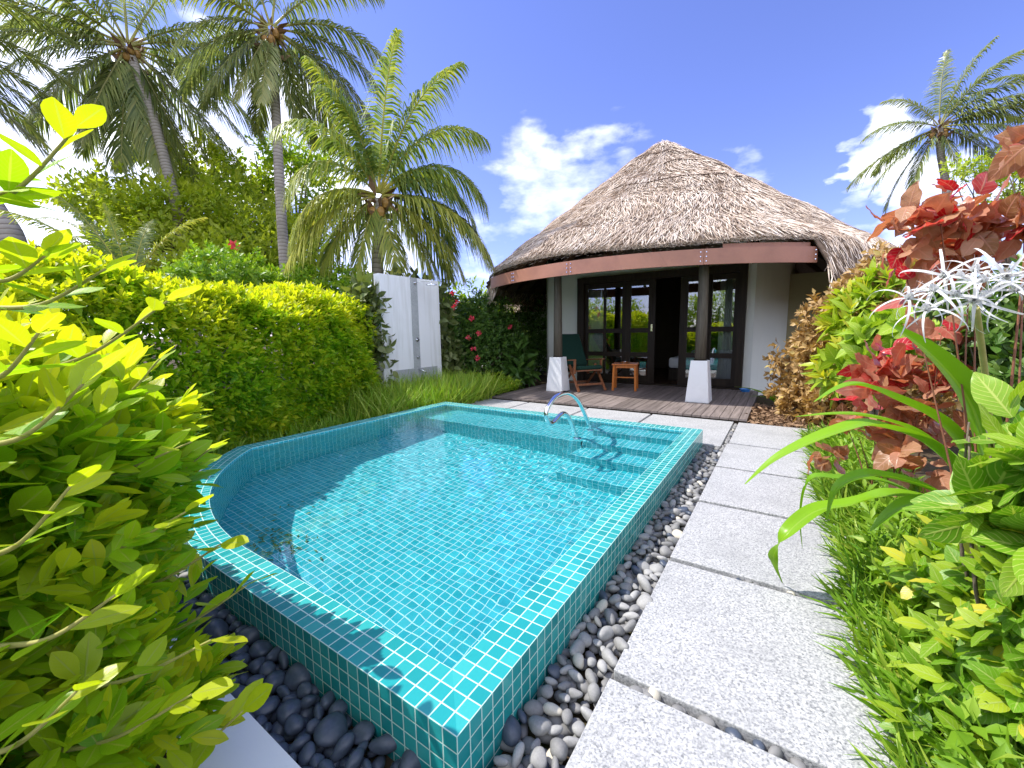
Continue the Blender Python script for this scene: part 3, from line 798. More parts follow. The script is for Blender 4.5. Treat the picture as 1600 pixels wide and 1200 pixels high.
# ------------------------------------------------------------------ shower wall
sw = thing('shower_wall', (-7.28, 6.7, 0), 'free-standing white outdoor shower wall with a granite strip down the middle', 'shower wall')
b = MB(); b.box((-7.29, 6.70, 1.33), (.18, 1.80, 2.90)); b.build('wall', M['white_wall'], sw, bevel=.01)
b = MB(); b.box((-7.196, 6.765, 1.735), (.014, .21, 2.08)); b.build('granite_strip', M['granite_wall'], sw)
b = MB(); b.box((-7.196, 6.745, .30), (.018, 1.37, .78)); b.build('granite_panel', M['granite_wall'], sw)
b = MB(); b.tube([(-7.19, 6.79, 2.66), (-7.08, 6.82, 2.69), (-6.93, 6.90, 2.70), (-6.84, 6.95, 2.69), (-6.82, 6.96, 2.65)], .013, 10); b.build('shower_arm', M['chrome'], sw)
b = MB(); b.lathe((-6.82, 6.96, 2.60), [(.001, .05), (.02, .045), (.03, .02), (.125, .012), (.13, -.004), (.001, -.006)], 24); b.build('shower_head', M['chrome'], sw)
for z, r in ((2.66, .03), (1.36, .045), (.95, .03)):
    b = MB(); b.tube([(-7.189, 6.785, z), (-7.165, 6.785, z)], r, 18); b.tube([(-7.165, 6.785, z), (-7.13, 6.785, z)], r*.5, 14); b.build('tap_knob', M['chrome'], sw)
b = MB(); b.tube([(-7.187, 6.80, .66), (-7.10, 6.84, .63), (-7.02, 6.89, .58)], .018, 10); b.build('foot_spout', M['chrome'], sw)

# ------------------------------------------------------------------ handrail
def smooth_path(pts, n):
    pts = [np.array(p, float) for p in pts]; res = []
    for i in range(len(pts)-1):
        p0 = pts[max(i-1, 0)]; p1 = pts[i]; p2 = pts[i+1]; p3 = pts[min(i+2, len(pts)-1)]
        for k in range(n):
            t = k/n
            res.append(.5*((2*p1)+(-p0+p2)*t+(2*p0-5*p1+4*p2-p3)*t*t+(-p0+3*p1-3*p2+p3)*t**3))
    res.append(pts[-1]); return res
hr = thing('pool_handrail', (-2.24, 4.9, -.2), 'curved chrome grab rail standing in the pool where the steps begin', 'handrail')
path = [(5.38, -.2), (5.36, .09), (5.10, .43), (4.88, .62), (4.61, .73), (4.33, .73), (4.12, .64), (4.06, .54), (4.13, .43), (4.26, .425), (4.41, .475), (4.54, .475), (4.69, .37), (4.87, .08), (4.91, -.2)]
b = MB(); b.tube(smooth_path([(-2.24, y, z) for y, z in path], 6), .026, 14); b.build('rail', M['chrome'], hr)
for y in (5.38, 4.91):
    b = MB(); b.lathe((-2.24, y, -.2), [(.06, 0), (.06, .012), (.03, .02), (.027, .03)], 18); b.build('flange', M['chrome'], hr)

# ------------------------------------------------------------------ white kerb that follows the pool
kin = []; kout = []
base = [(-0.62, .86)]+[(FC[0]+(FR[0]-FC[0])*t, .86) for t in (.9, .6, .3)]+list(reversed(ARC))
for i, p in enumerate(base):
    a = np.array(base[max(i-1, 0)]); c = np.array(base[min(i+1, len(base)-1)]); d = unit(c-a); nrm = np.array([-d[1], d[0]])
    if nrm[1] > 0 and nrm[0] > -.9: nrm = -nrm
    kk = .26 if i < 6 else .26-.12*min(1, (i-6)/10)
    kin.append(np.array(p)+nrm*kk); kout.append(np.array(p)+nrm*(kk+.20))
b = MB()
for i in range(len(base)-1):
    A, B_, C_, D_ = kin[i], kin[i+1], kout[i+1], kout[i]
    z = .035
    b.face([(*A, z), (*D_, z), (*C_, z), (*B_, z)][::-1]); b.face([(*A, -.2), (*B_, -.2), (*B_, z), (*A, z)]); b.face([(*C_, -.2), (*D_, -.2), (*D_, z), (*C_, z)])
b.face([(*kin[0], -.2), (*kin[0], .035), (*kout[0], .035), (*kout[0], -.2)])
tag(b.build('kerb', M['white'], merge=True), 'white painted kerb curving round the pebble bed at the pool end', 'kerb', kind='structure')

# ------------------------------------------------------------------ neighbouring hut behind
NH = at(838, 500, 19.0)[:2]
hut = thing('neighbour_hut', (NH[0], NH[1], 0), 'low thatched hut half hidden behind the hedge and the bungalow eave', 'hut')
b = MB(); b.lathe((NH[0], NH[1], -.1), [(2.6, 0), (2.6, 2.6)], 40); b.build('wall', M['cream'], hut)
def hut_pt(t, deg, lift=0):
    a = math.radians(deg); r = .1+3.5*t; return np.array([NH[0]+r*math.cos(a), NH[1]+r*math.sin(a), 4.7-r*.68+lift])
V = np.array([hut_pt(i/8, k*10) for i in range(9) for k in range(36)])
Q = [(i*36+k, (i+1)*36+k, (i+1)*36+(k+1) % 36, i*36+(k+1) % 36) for i in range(8) for k in range(36)]
hro = quad_mesh('roof', V, Q, np.zeros((len(V), 2)), np.zeros(len(Q)), M['thatchbase'], hut)
thatch(7000, hut_pt, NH, hut, 'strands', .25, .6).build('thatch', M['thatch'], hro)

# ================================================================== vegetation
GREEN_T = (1.15, 1.2, 0.40)
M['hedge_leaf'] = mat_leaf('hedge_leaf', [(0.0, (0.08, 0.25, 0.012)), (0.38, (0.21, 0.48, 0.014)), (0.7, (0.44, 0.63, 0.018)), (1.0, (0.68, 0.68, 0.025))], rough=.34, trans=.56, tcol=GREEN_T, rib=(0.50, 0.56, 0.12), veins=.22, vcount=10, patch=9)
M['tree_leaf'] = mat_leaf('tree_leaf', [(0.0, (0.09, 0.21, 0.018)), (0.5, (0.28, 0.43, 0.035)), (1.0, (0.54, 0.60, 0.07))], rough=.5, trans=.50, tcol=GREEN_T, patch=1.2)
M['dark_leaf'] = mat_leaf('dark_leaf', [(0.0, (0.025, 0.075, 0.015)), (0.6, (0.08, 0.18, 0.028)), (1.0, (0.20, 0.31, 0.06))], rough=.4, trans=.28, tcol=GREEN_T, rib=(0.16, 0.22, 0.06), patch=2.5)
M['bright_leaf'] = mat_leaf('bright_leaf', [(0.0, (0.07, 0.20, 0.014)), (0.5, (0.19, 0.39, 0.020)), (0.9, (0.44, 0.56, 0.03)), (1.0, (0.70, 0.62, 0.05))], rough=.38, trans=.42, tcol=GREEN_T, rib=(0.45, 0.55, 0.16), veins=.4, vcount=8, patch=9)
M['vine_leaf'] = mat_leaf('vine_leaf', [(0.0, (0.07, 0.11, 0.035)), (0.5, (0.17, 0.22, 0.07)), (1.0, (0.32, 0.34, 0.14))], rough=.5, trans=.3, tcol=GREEN_T, rib=(0.2, 0.22, 0.1), patch=2)
M['brown_leaf'] = mat_leaf('bronze_leaf', [(0.0, (0.20, 0.12, 0.035)), (0.4, (0.44, 0.27, 0.10)), (0.75, (0.62, 0.43, 0.18)), (1.0, (0.62, 0.56, 0.14))], rough=.45, trans=.3, tcol=(1.1, 1.0, .5), rib=(0.6, 0.45, 0.2), patch=3)
M['copper_leaf'] = mat_leaf('copper_leaf', [(0.0, (0.17, 0.085, 0.035)), (0.3, (0.40, 0.21, 0.095)), (0.55, (0.58, 0.34, 0.20)), (0.75, (0.62, 0.26, 0.17)), (0.9, (0.60, 0.10, 0.10)), (1.0, (0.58, 0.012, 0.035))], rough=.30, trans=.42, tcol=(1.3, .75, .5), rib=(0.62, 0.36, 0.25), veins=.45, vcount=6, patch=9)
M['croton_leaf'] = mat_leaf('veined_leaf', [(0.0, (0.06, 0.18, 0.014)), (0.5, (0.17, 0.37, 0.020)), (1.0, (0.40, 0.56, 0.035))], rough=.33, trans=.35, tcol=GREEN_T, rib=(0.55, 0.62, 0.16), veins=.8, vcount=9, patch=7)
M['strap_leaf'] = mat_leaf('strap_leaf', [(0.0, (0.09, 0.27, 0.014)), (1.0, (0.30, 0.53, 0.022))], rough=.33, trans=.38, tcol=GREEN_T, rib=(0.30, 0.47, 0.06), patch=5)
M['grass'] = mat_leaf('grass_blade', [(0.0, (0.09, 0.23, 0.014)), (0.5, (0.24, 0.42, 0.024)), (1.0, (0.55, 0.60, 0.11))], rough=.5, trans=.35, tcol=GREEN_T, patch=3)
M['palm'] = mat_leaf('palm_leaflet', [(0.0, (0.07, 0.14, 0.03)), (0.45, (0.20, 0.30, 0.080)), (0.8, (0.56, 0.58, 0.13)), (1.0, (0.72, 0.64, 0.15))], rough=.42, trans=.42, tcol=(1.15, 1.15, .5), spec=.5, patch=1)
M['palm_old'] = mat_leaf('mature_palm_leaflet', [(0.0, (0.055, 0.10, 0.035)), (0.45, (0.15, 0.22, 0.075)), (0.8, (0.42, 0.46, 0.16)), (1.0, (0.62, 0.56, 0.20))], rough=.36, trans=.36, tcol=(1.1, 1.15, .6), spec=.6, patch=1)
M['white_petal'] = mat_leaf('white_petal', [(0.0, (0.75, 0.75, 0.75)), (1.0, (0.85, 0.85, 0.84))], rough=.5, trans=.3, tcol=(1, 1, 1), patch=.1)
M['red_petal'] = mat_leaf('red_petal', [(0.0, (0.52, 0.02, 0.05)), (1.0, (0.74, 0.09, 0.14))], rough=.5, trans=.3, tcol=(1.2, .6, .6), patch=2)
M['litter'] = mat_leaf('dry_leaf', [(0.0, (0.15, 0.08, 0.04)), (1.0, (0.46, 0.30, 0.18))], rough=.8, trans=.1, tcol=(1, 1, 1), patch=2)
M['bark'] = mat_plain('bark', (0.16, 0.13, 0.10), .9, .1, var=.4, scale=9, bump=.8, bscale=30)
M['redbark'] = mat_plain('red_stem', (0.22, 0.09, 0.05), .6, .3, var=.3, scale=20, bump=.3)
M['twig'] = mat_plain('green_twig', (0.36, 0.34, 0.11), .7, .2, var=.3, scale=20, bump=.3)
mt, nt, out = new_mat('palm_trunk'); g = NT(nt)
tcx = g.n('TexCoord').outputs['Object']; uvx = g.n('UVMap').outputs[0]
spx = g.n('SeparateXYZ'); g.l(uvx, spx.inputs[0])
rg = g.math('FRACT', g.math('ADD', g.math('MULTIPLY', spx.outputs[1], 9.0), g.math('MULTIPLY', g.noise(3, 3, tcx), .9)))
cc = g.ramp(rg, [(0.0, (0.13, 0.105, 0.085)), (0.15, (0.34, 0.30, 0.26)), (0.8, (0.44, 0.40, 0.35)), (1.0, (0.22, 0.18, 0.15))])
cc = g.mix(g.mapr(g.noise(2.2, 5, tcx), .5, .7, 0, .6), cc, (0.20, 0.18, 0.15))
g.l(g.bsdf(cc, .85, .15, g.bump(rg, .5, .02)), out.inputs[0]); M['trunk'] = mt

T_OBO = leaf_template(W=.46, nseg=5, fold=.13, droop=.16, a=1.15, b=.75)       # rounded hedge leaf
T_OBO2 = leaf_template(W=.46, nseg=2, fold=.15, droop=.16, a=1.1, b=.8)
T_LAN = leaf_template(W=.30, nseg=4, fold=.14, droop=.22, a=.9, b=1.0)
T_LAN2 = leaf_template(W=.34, nseg=2, fold=.16, droop=.2, a=.9, b=.9)
T_OV = leaf_template(W=.60, nseg=5, fold=.13, droop=.35, a=.75, b=.9)
T_OV2 = leaf_template(W=.60, nseg=2, fold=.14, droop=.3, a=.8, b=.9)
T_BIG = leaf5(.74, 10, .30, .62, .70, .78, .045, 2.3)
T_CRO = leaf5(.56, 8, .28, .38, .82, .80, .018, 3.0)
T_NEAR = leaf5(.50, 6, .26, .16, 1.10, .72, .008, 2.0)
T_BLADE = leaf_template(W=.045, nseg=4, fold=.3, droop=.55, a=.35, b=.9)
T_BLADE2 = leaf_template(W=.10, nseg=3, fold=.25, droop=.35, a=.6, b=.9)

def rosettes(L, P, A, tmpl, nl, size, axis_len, tint0, young, open_=.85, jit=.25, sj=.25, nup=0.0, tj=.07):
    """twigs at P with axis A: nl leaves spiralling along each; leaves near the tip are younger (yellower)"""
    P = np.asarray(P, float); A = unit(A); n = len(P)
    h = np.where(np.abs(A[:, 2:3]) < .9, np.array([[0, 0, 1.0]]), np.array([[1.0, 0, 0]]))
    X = unit(np.cross(A, h)); Y = np.cross(A, X)
    ph0 = rng.uniform(0, 2*PI, n)
    for k in range(nl):
        f = k/max(nl-1, 1)
        ph = ph0+k*2.4+rng.normal(0, .25, n)
        R = X*np.cos(ph)[:, None]+Y*np.sin(ph)[:, None]
        D = R*(open_*(1.05-.6*f))+A*(.35+.7*f)+rng.normal(0, jit, (n, 3))*.5
        B = P+A*np.broadcast_to(np.asarray(axis_len*(f-.5)), (n,))[:, None]
        t = tint0+young*f*f+rng.normal(0, tj, n)
        L.add(tmpl, B, D, A*(1-nup)+np.array([-.25*nup, -.1*nup, nup])+rng.normal(0, .22, (n, 3)), size*(1-.30*f)*rng.uniform(1-sj, 1+sj, n), np.clip(t, 0, 1))

def blob_points(blobs, n, shell=.72):
    """points spread through ellipsoids, most of them near the surface; returns points and outward directions"""
    vol = np.array([np.prod(b[1])**(2/3) for b in blobs]); cnt = rng.multinomial(n, vol/vol.sum())
    P = []; O = []
    for (c, r), k in zip(blobs, cnt):
        d = rand_dir(k); rad = np.where(rng.uniform(size=k) < .75, rng.uniform(shell, 1.06, k), rng.uniform(.3, 1, k))
        lump = 1+.10*np.sin(d[:, 0]*7+c[0]*3)+.10*np.sin(d[:, 2]*8+c[1]*5)+.08*np.sin(d[:, 1]*11)
        P.append(np.asarray(c)+d*np.asarray(r)*(rad*lump)[:, None]); O.append(unit(d/np.asarray(r)))
    return np.concatenate(P), np.concatenate(O)

def px_blob(px, py, dep, rpx, rpy, rdepth=None):
    c = at(px, py, dep); k = dep/FPX; return (c, (rpx*k, rdepth if rdepth else rpx*k, rpy*k))
def stems(base, blobs, mat, parent, r0=.03, n=3, name='stem'):
    base = np.asarray(base, float); b = MB()
    for c, r in blobs:
        for k in range(n):
            e = np.asarray(c)+rand_dir(1)[0]*np.asarray(r)*.7; m_ = (base+e)/2+rng.normal(0, .08, 3)*np.linalg.norm(e-base)*.5
            s_ = base+rng.normal(0, 1, 3)*np.array([r0*2.5, r0*2.5, 0])
            b.tube(smooth_path([s_, m_, e], 4), list(np.linspace(r0, r0*.3, 9)), 6)
    return b.build(name, mat, parent)

def shrub(name, label, cat, base, blobs, n, tmpl, size, mat, nl=7, up=.5, tint=.45, young=.3, axis=.10, group=None, stem_r=.025, trunk='stem', leafname='foliage', bark='bark', nstem=3, shell=.72, droopy=0.0, vary=.12, **kw):
    t = thing(name, base, label, cat, group)
    P, O = blob_points(blobs, n, shell)
    keep = P[:, 2] > -.05; P, O = P[keep], O[keep]
    L = Leaves()
    clump = .5+.5*np.sin(P[:, 0]*3.1+P[:, 2]*2.3)*np.sin(P[:, 1]*2.7-P[:, 2]*1.7)
    rosettes(L, P, O+np.array([0, 0, up-droopy])+rng.normal(0, .35, O.shape), tmpl, nl, size, axis, tint-vary/2+vary*clump, young, **kw)
    L.build(leafname, mat, t)
    stems(base, blobs, M[bark], t, stem_r, nstem, name=trunk)
    return t

# ------------------------------------------------------------------ the long yellow-green hedge beside the pool
def hedge_run(name, label, line, top, depth, n, size, tmpl, seed_y=.40, bulge=.18, nl=8, tops=1.0, up=.45, lean=0.0, nup=.5, bumps=()):
    """line: front foot points (2-D); foliage covers front face and top"""
    t = thing(name, (*line[0], -.1), label, 'hedge')
    line = np.array(line, float); seg = np.linalg.norm(np.diff(line, axis=0), axis=1); cum = np.concatenate([[0], np.cumsum(seg)])
    s = rng.uniform(0, cum[-1], n); k = np.clip(np.searchsorted(cum, s)-1, 0, len(seg)-1); f = ((s-cum[k])/seg[k])[:, None]
    p = line[k]*(1-f)+line[k+1]*f; tn = unit(line[k+1]-line[k]); nr = np.stack([tn[:, 1], -tn[:, 0]], 1)
    hgt = top+.10*np.sin(s*1.7)+.07*np.sin(s*4.1+1)
    for s0, ws, am in bumps: hgt = hgt+am*np.exp(-((s-s0)/ws)**2)
    u = rng.uniform(0, hgt+depth*tops, n)
    onf = u < hgt
    z = np.where(onf, u, hgt); back = np.where(onf, 0, u-hgt)
    # rounded shoulder and belly
    bel = bulge*np.sin(np.clip(z/hgt, 0, 1)*PI)+(lean(s) if callable(lean) else lean)*z+.10*np.sin(s*2.3+z*2)+.07*np.sin(s*5+z*3.1)
    rnd = np.clip((z-(hgt-.35))/.35, 0, 1)**2*.28
    off = np.where(onf, bel-rnd, -back-.22)
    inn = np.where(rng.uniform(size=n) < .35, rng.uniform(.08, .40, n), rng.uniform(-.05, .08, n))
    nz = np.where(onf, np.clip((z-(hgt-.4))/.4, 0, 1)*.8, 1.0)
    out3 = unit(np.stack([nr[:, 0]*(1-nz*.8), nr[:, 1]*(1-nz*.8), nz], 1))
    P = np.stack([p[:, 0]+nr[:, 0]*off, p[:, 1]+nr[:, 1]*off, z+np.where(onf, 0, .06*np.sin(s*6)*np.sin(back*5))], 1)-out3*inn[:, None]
    L = Leaves()
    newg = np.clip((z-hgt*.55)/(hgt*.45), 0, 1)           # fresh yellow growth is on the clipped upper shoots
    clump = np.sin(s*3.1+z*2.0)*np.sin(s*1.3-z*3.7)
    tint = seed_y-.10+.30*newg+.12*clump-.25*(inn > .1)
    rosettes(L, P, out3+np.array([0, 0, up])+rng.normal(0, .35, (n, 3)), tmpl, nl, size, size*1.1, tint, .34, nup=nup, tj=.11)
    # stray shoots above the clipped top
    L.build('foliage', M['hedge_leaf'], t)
    b = MB()
    for d in np.arange(.2, cum[-1], .45):
        k = min(np.searchsorted(cum, d)-1, len(seg)-1); k = max(k, 0); q = line[k]+(line[k+1]-line[k])*((d-cum[k])/seg[k]); tn1 = unit(line[k+1]-line[k]); nn = np.array([tn1[1], -tn1[0]])
        q = q-nn*rng.uniform(.4, .7)
        for j in range(3):
            e = (*(q+rng.normal(0, .28, 2)), top*rng.uniform(.6, .95)); b.tube([(*q, -.1), (*((np.array(e[:2])+q)/2+rng.normal(0, .06, 2)), top*.45), e], [.025, .018, .008], 6)
    b.build('stem', M['bark'], t)
    return t
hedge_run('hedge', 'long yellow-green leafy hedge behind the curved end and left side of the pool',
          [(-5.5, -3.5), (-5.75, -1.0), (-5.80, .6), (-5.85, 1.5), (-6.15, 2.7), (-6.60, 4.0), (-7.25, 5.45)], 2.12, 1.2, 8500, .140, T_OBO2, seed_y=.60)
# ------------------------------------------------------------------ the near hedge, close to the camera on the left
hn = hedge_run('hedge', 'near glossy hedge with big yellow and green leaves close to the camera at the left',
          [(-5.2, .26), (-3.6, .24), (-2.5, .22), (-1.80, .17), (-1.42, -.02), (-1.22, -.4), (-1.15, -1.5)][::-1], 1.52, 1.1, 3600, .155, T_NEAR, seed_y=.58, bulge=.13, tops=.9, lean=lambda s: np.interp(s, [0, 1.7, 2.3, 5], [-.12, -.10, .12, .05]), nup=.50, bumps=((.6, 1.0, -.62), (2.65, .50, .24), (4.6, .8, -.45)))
# long shoots that stick out of it: pixel start, pixel end, distance
SH = [((-70, 335), (118, 200), .95, 9), ((-40, 480), (165, 420), 1.0, 8), ((20, 590), (262, 470), 1.15, 9), ((120, 660), (250, 560), 1.35, 8), ((30, 760), (300, 690), 1.3, 9), ((60, 880), (290, 800), 1.15, 9),
      ((150, 930), (345, 850), 1.3, 9), ((180, 1010), (385, 915), 1.35, 8), ((-40, 1010), (180, 930), .8, 8), ((60, 1080), (330, 1000), 1.0, 9), ((40, 1180), (300, 1085), .95, 9), ((-60, 700), (130, 600), .8, 8),
      ((160, 1260), (380, 1110), 1.15, 8), ((-60, 880), (110, 760), .8, 8), ((-80, 1190), (120, 1080), .75, 8), ((-60, 590), (60, 520), .8, 7), ((200, 760), (330, 700), 1.6, 8), ((-80, 250), (10, 300), .9, 7), ((-60, 420), (70, 400), .9, 8)]
Ls = Leaves(); bs = MB()
for (a, c, dep, k) in SH:
    p0, p2 = at(*a, dep*1.05), at(*c, dep); p1 = (p0+p2)/2+np.array([0, 0, -.04])
    pts = smooth_path([p0, p1, p2], 8); bs.tube(pts, list(np.linspace(.0075, .0025, len(pts))), 6)
    pts = np.array(pts)
    idx = np.linspace(3, len(pts)-1, k).astype(int); B = pts[idx]; A = unit(np.gradient(pts, axis=0)[idx])
    side = unit(np.cross(A, [0, 0, 1.0])); sgn = np.where(np.arange(k) % 2, 1, -1)[:, None]
    D = A*.55+side*sgn*rng.uniform(.5, 1.0, (k, 1))+np.array([0, 0, .25])+rng.normal(0, .22, (k, 3)); D[-1] = A[-1]+rng.normal(0, .15, 3)
    Ls.add(T_NEAR, B, D, np.array([0, 0, 1.0])+rng.normal(0, .35, (k, 3)), rng.uniform(.085, .135, k), np.clip(.50+.4*np.linspace(0, 1, k)+rng.normal(0, .08, k), 0, 1))
Lw = Leaves(); P, O = blob_points([px_blob(*q) for q in ((150, 1000, 1.2, 130, 120, .15), (265, 1030, 1.40, 80, 100, .12), (140, 1150, 1.05, 140, 80, .15), (280, 1130, 1.28, 70, 60, .10), (60, 850, 1.15, 130, 110, .15), (190, 850, 1.45, 80, 90, .12), (230, 760, 1.7, 60, 60, .12))], 150, .6)
rosettes(Lw, P, O*.6+np.array([.2, .3, .9])+rng.normal(0, .35, O.shape), T_NEAR, 8, .120, .12, .68, .35, nup=.55, tj=.16); Lw.build('lower_foliage', M['hedge_leaf'], hn)
Ls.build('shoot_leaves', M['hedge_leaf'], hn); bs.build('shoots', M['twig'], hn)

# ------------------------------------------------------------------ grass by the shower, ground cover, litter
def blades(n, xy, zb, lmin, lmax, tmpl, lean, tint, L):
    P = np.concatenate([xy, np.full((len(xy), 1), zb)], 1)
    D = np.array([0, 0, 1.0])+rng.normal(0, lean, (len(xy), 3))
    L.add(tmpl, P, D, rand_dir(len(xy)), rng.uniform(lmin, lmax, len(xy)), np.clip(tint+rng.normal(0, .18, len(xy)), 0, 1))
L = Leaves()
n = 5200; y = rng.uniform(4.2, 7.6, n); x = rng.uniform(-7.1, -5.50, n); k = rng.uniform(size=n) < np.clip((y-3.8)/2, .25, 1)
blades(0, np.stack([x, y], 1)[k], -.1, .35, .78, T_BLADE, .30, .62, L)
n = 5200; y = rng.uniform(1.6, 6.5, n); x = -5.50-rng.uniform(0, 1.0, n)-np.clip(y-2, 0, 3)*.15
blades(0, np.stack([x, y], 1), -.1, .14, .34, T_BLADE2, .5, .40, L)
o = L.build('ornamental_grass', M['grass']); tag(o, 'long fine grass growing between the hedge, the shower wall and the pool', 'grass', kind='stuff')
L = Leaves(); n = 950
x = rng.uniform(-8.3, -5.6, n); y = 7.75+rng.uniform(0, 1, n)*np.clip(1.9-abs(x+7.0)*.5, .3, 2)
h = .12+.22*np.exp(-((x+7.0)/1.2)**2)
P = np.stack([x, y, rng.uniform(.0, 1, n)*h], 1)
rosettes(L, P, np.array([[0, 0, 1.0]])+rng.normal(0, .4, (n, 3)), T_LAN2, 8, .13, .06, .62, .25)
o = L.build('ground_cover', M['bright_leaf']); tag(o, 'low bright green ground cover at the foot of the flowering bush', 'ground cover', kind='stuff')
L = Leaves(); n = 2600
x = rng.uniform(-.42, .95, n); y = rng.uniform(7.42, 9.2, n)
L.add(T_LAN2, np.stack([x, y, rng.uniform(-.09, .05, n)], 1), rand_dir(n)*np.array([1, 1, .35]), rand_dir(n)+np.array([0, 0, 1.0]), rng.uniform(.05, .12, n), rng.uniform(0, 1, n))
o = L.build('leaf_litter', M['litter']); tag(o, 'dry brown fallen leaves on the soil at the right end of the deck', 'leaf litter', kind='stuff')
# lancet-leaved edging along the path
L = Leaves(); n = 9000
y = rng.uniform(.2, 6.9, n)**1.0; e = .43-.03*np.sin(y*3)+.02*np.sin(y*11)-.02*(y > 3.5); x = e+rng.uniform(0, 1, n)**1.4*.55
D = np.stack([-.55+rng.normal(0, .55, n), rng.normal(0, .5, n), .75+rng.normal(0, .3, n)], 1)
zz = -.05+np.clip((x-e)*.55, 0, .25)*rng.uniform(.2, 1, n)
L.add(T_BLADE2, np.stack([x, y, zz], 1), D, rand_dir(n)+np.array([0, 0, .5]), rng.uniform(.10, .25, n), np.clip(.42+rng.normal(0, .2, n), 0, 1))
n = 900; y = rng.uniform(.3, 6.5, n); x = .52+rng.uniform(0, .5, n)
rosettes(L, np.stack([x, y, rng.uniform(.0, .22, n)], 1), np.array([[-.35, 0, 1.0]])+rng.normal(0, .4, (n, 3)), T_LAN2, 6, .12, .06, .35, .25)
o = L.build('border_grass', M['grass']); tag(o, 'narrow-bladed grassy edging along the right side of the granite path', 'grass', kind='stuff')

# ------------------------------------------------------------------ shrubs round the shower and behind the veranda
fb = shrub('flowering_bush', 'bushy dark green shrub dotted with red flowers right of the shower wall', 'bush', (-7.6, 9.0, -.1),
      [(np.array([-7.95, 8.75, 1.5]), (.6, .8, 1.2)), (np.array([-7.5, 9.3, .8]), (.7, .8, .9)), (np.array([-7.45, 9.6, 1.7]), (.8, .8, 1.0)), (np.array([-6.9, 9.9, 1.0]), (.6, .7, 1.0))],
      1500, T_OBO2, .15, M['dark_leaf'], nl=7, tint=.55, young=.3)
for px, py in ((714, 472), (710, 480), (737, 498), (749, 521), (732, 528), (740, 545), (746, 560), (708, 458), (797, 511)):
    d = unit(at(px, py, 1)-EYE); dep = 8.95 if px < 780 else 10.2
    c = at(px, py, dep); Lf = Leaves(); n = 16
    Dr = rand_dir(n)+np.array([0, -.3, .2]); Lf.add(T_OV2, c+Dr*.015, Dr, rand_dir(n), rng.uniform(.045, .075, n), rng.uniform(0, 1, n)); Lf.build('flower', M['red_petal'], fb)
def vine(label, base, blobs, n):
    return shrub('climbing_vine', label, 'vine', base, blobs, n, T_OV, .26, M['vine_leaf'], nl=4, up=-.3, droopy=.3, tint=.5, young=.2, axis=.2)
vine('drooping large-leaved vine hanging over the left edge of the shower wall', (-7.6, 5.7, -.1), [(np.array([-7.42, 5.60, 1.9]), (.25, .32, .75)), (np.array([-7.4, 5.75, 1.0]), (.25, .30, .9)), (np.array([-7.5, 5.4, .5]), (.3, .4, .6))], 240)
vine('large-leaved vine climbing beside the right edge of the shower wall', (-7.6, 8.0, -.1), [(np.array([-7.62, 7.95, 2.0]), (.30, .35, .75)), (np.array([-7.6, 8.2, .9]), (.3, .35, .7))], 170)
vine('tangle of vine with dull green leaves showing above the top of the shower wall', (-8.4, 7.3, -.1), [(np.array([-8.3, 7.6, 2.55]), (.5, .9, .45))], 110)
shrub('boxy_shrub', 'tall dark clipped shrub in the shade left of the veranda', 'shrub', (-7.4, 12.6, -.1),
      [(np.array([-7.8, 12.2, 1.2]), (.9, .9, 1.3)), (np.array([-6.9, 12.8, 1.2]), (.8, .8, 1.35)), (np.array([-8.6, 11.6, 1.2]), (.8, .8, 1.3))], 1700, T_OBO2, .12, M['dark_leaf'], nl=8, tint=.45, young=.35)
shrub('leafy_clump', 'broad-leaved dark plant in the shade between ground cover and deck', 'plant', (-6.3, 9.6, -.1), [(np.array([-6.35, 9.9, .45]), (.4, .4, .5))], 40, T_LAN, .5, M['dark_leaf'], nl=4, tint=.5, young=.2, axis=.2)
shrub('hibiscus_bush', 'green bush with one red hibiscus flower rising behind the long hedge', 'bush', at(350, 440, 9.2)*np.array([1, 1, 0]),
      [px_blob(350, 430, 9.2, 55, 45, .8), px_blob(300, 440, 9.0, 35, 30, .6), px_blob(400, 445, 9.4, 40, 35, .7), px_blob(470, 450, 10, 50, 35, .8), px_blob(540, 450, 10.2, 45, 30, .8)], 900, T_OBO2, .15, M['bright_leaf'], nl=7, tint=.5, young=.3)
hb = bpy.data.objects['hibiscus_bush']
c = at(365, 383, 9.0); Lf = Leaves(); n = 6; ph = np.arange(n)*2*PI/n
toC = unit(EYE-c); X = unit(np.cross(toC, [0, 0, 1.0])); Y = np.cross(X, toC)
Lf.add(T_OV, np.tile(c, (n, 1)), X*np.cos(ph)[:, None]+Y*np.sin(ph)[:, None]+toC*.35, np.tile(toC, (n, 1)), np.full(n, .12), rng.uniform(.2, .9, n)); Lf.build('flower', M['red_petal'], hb)

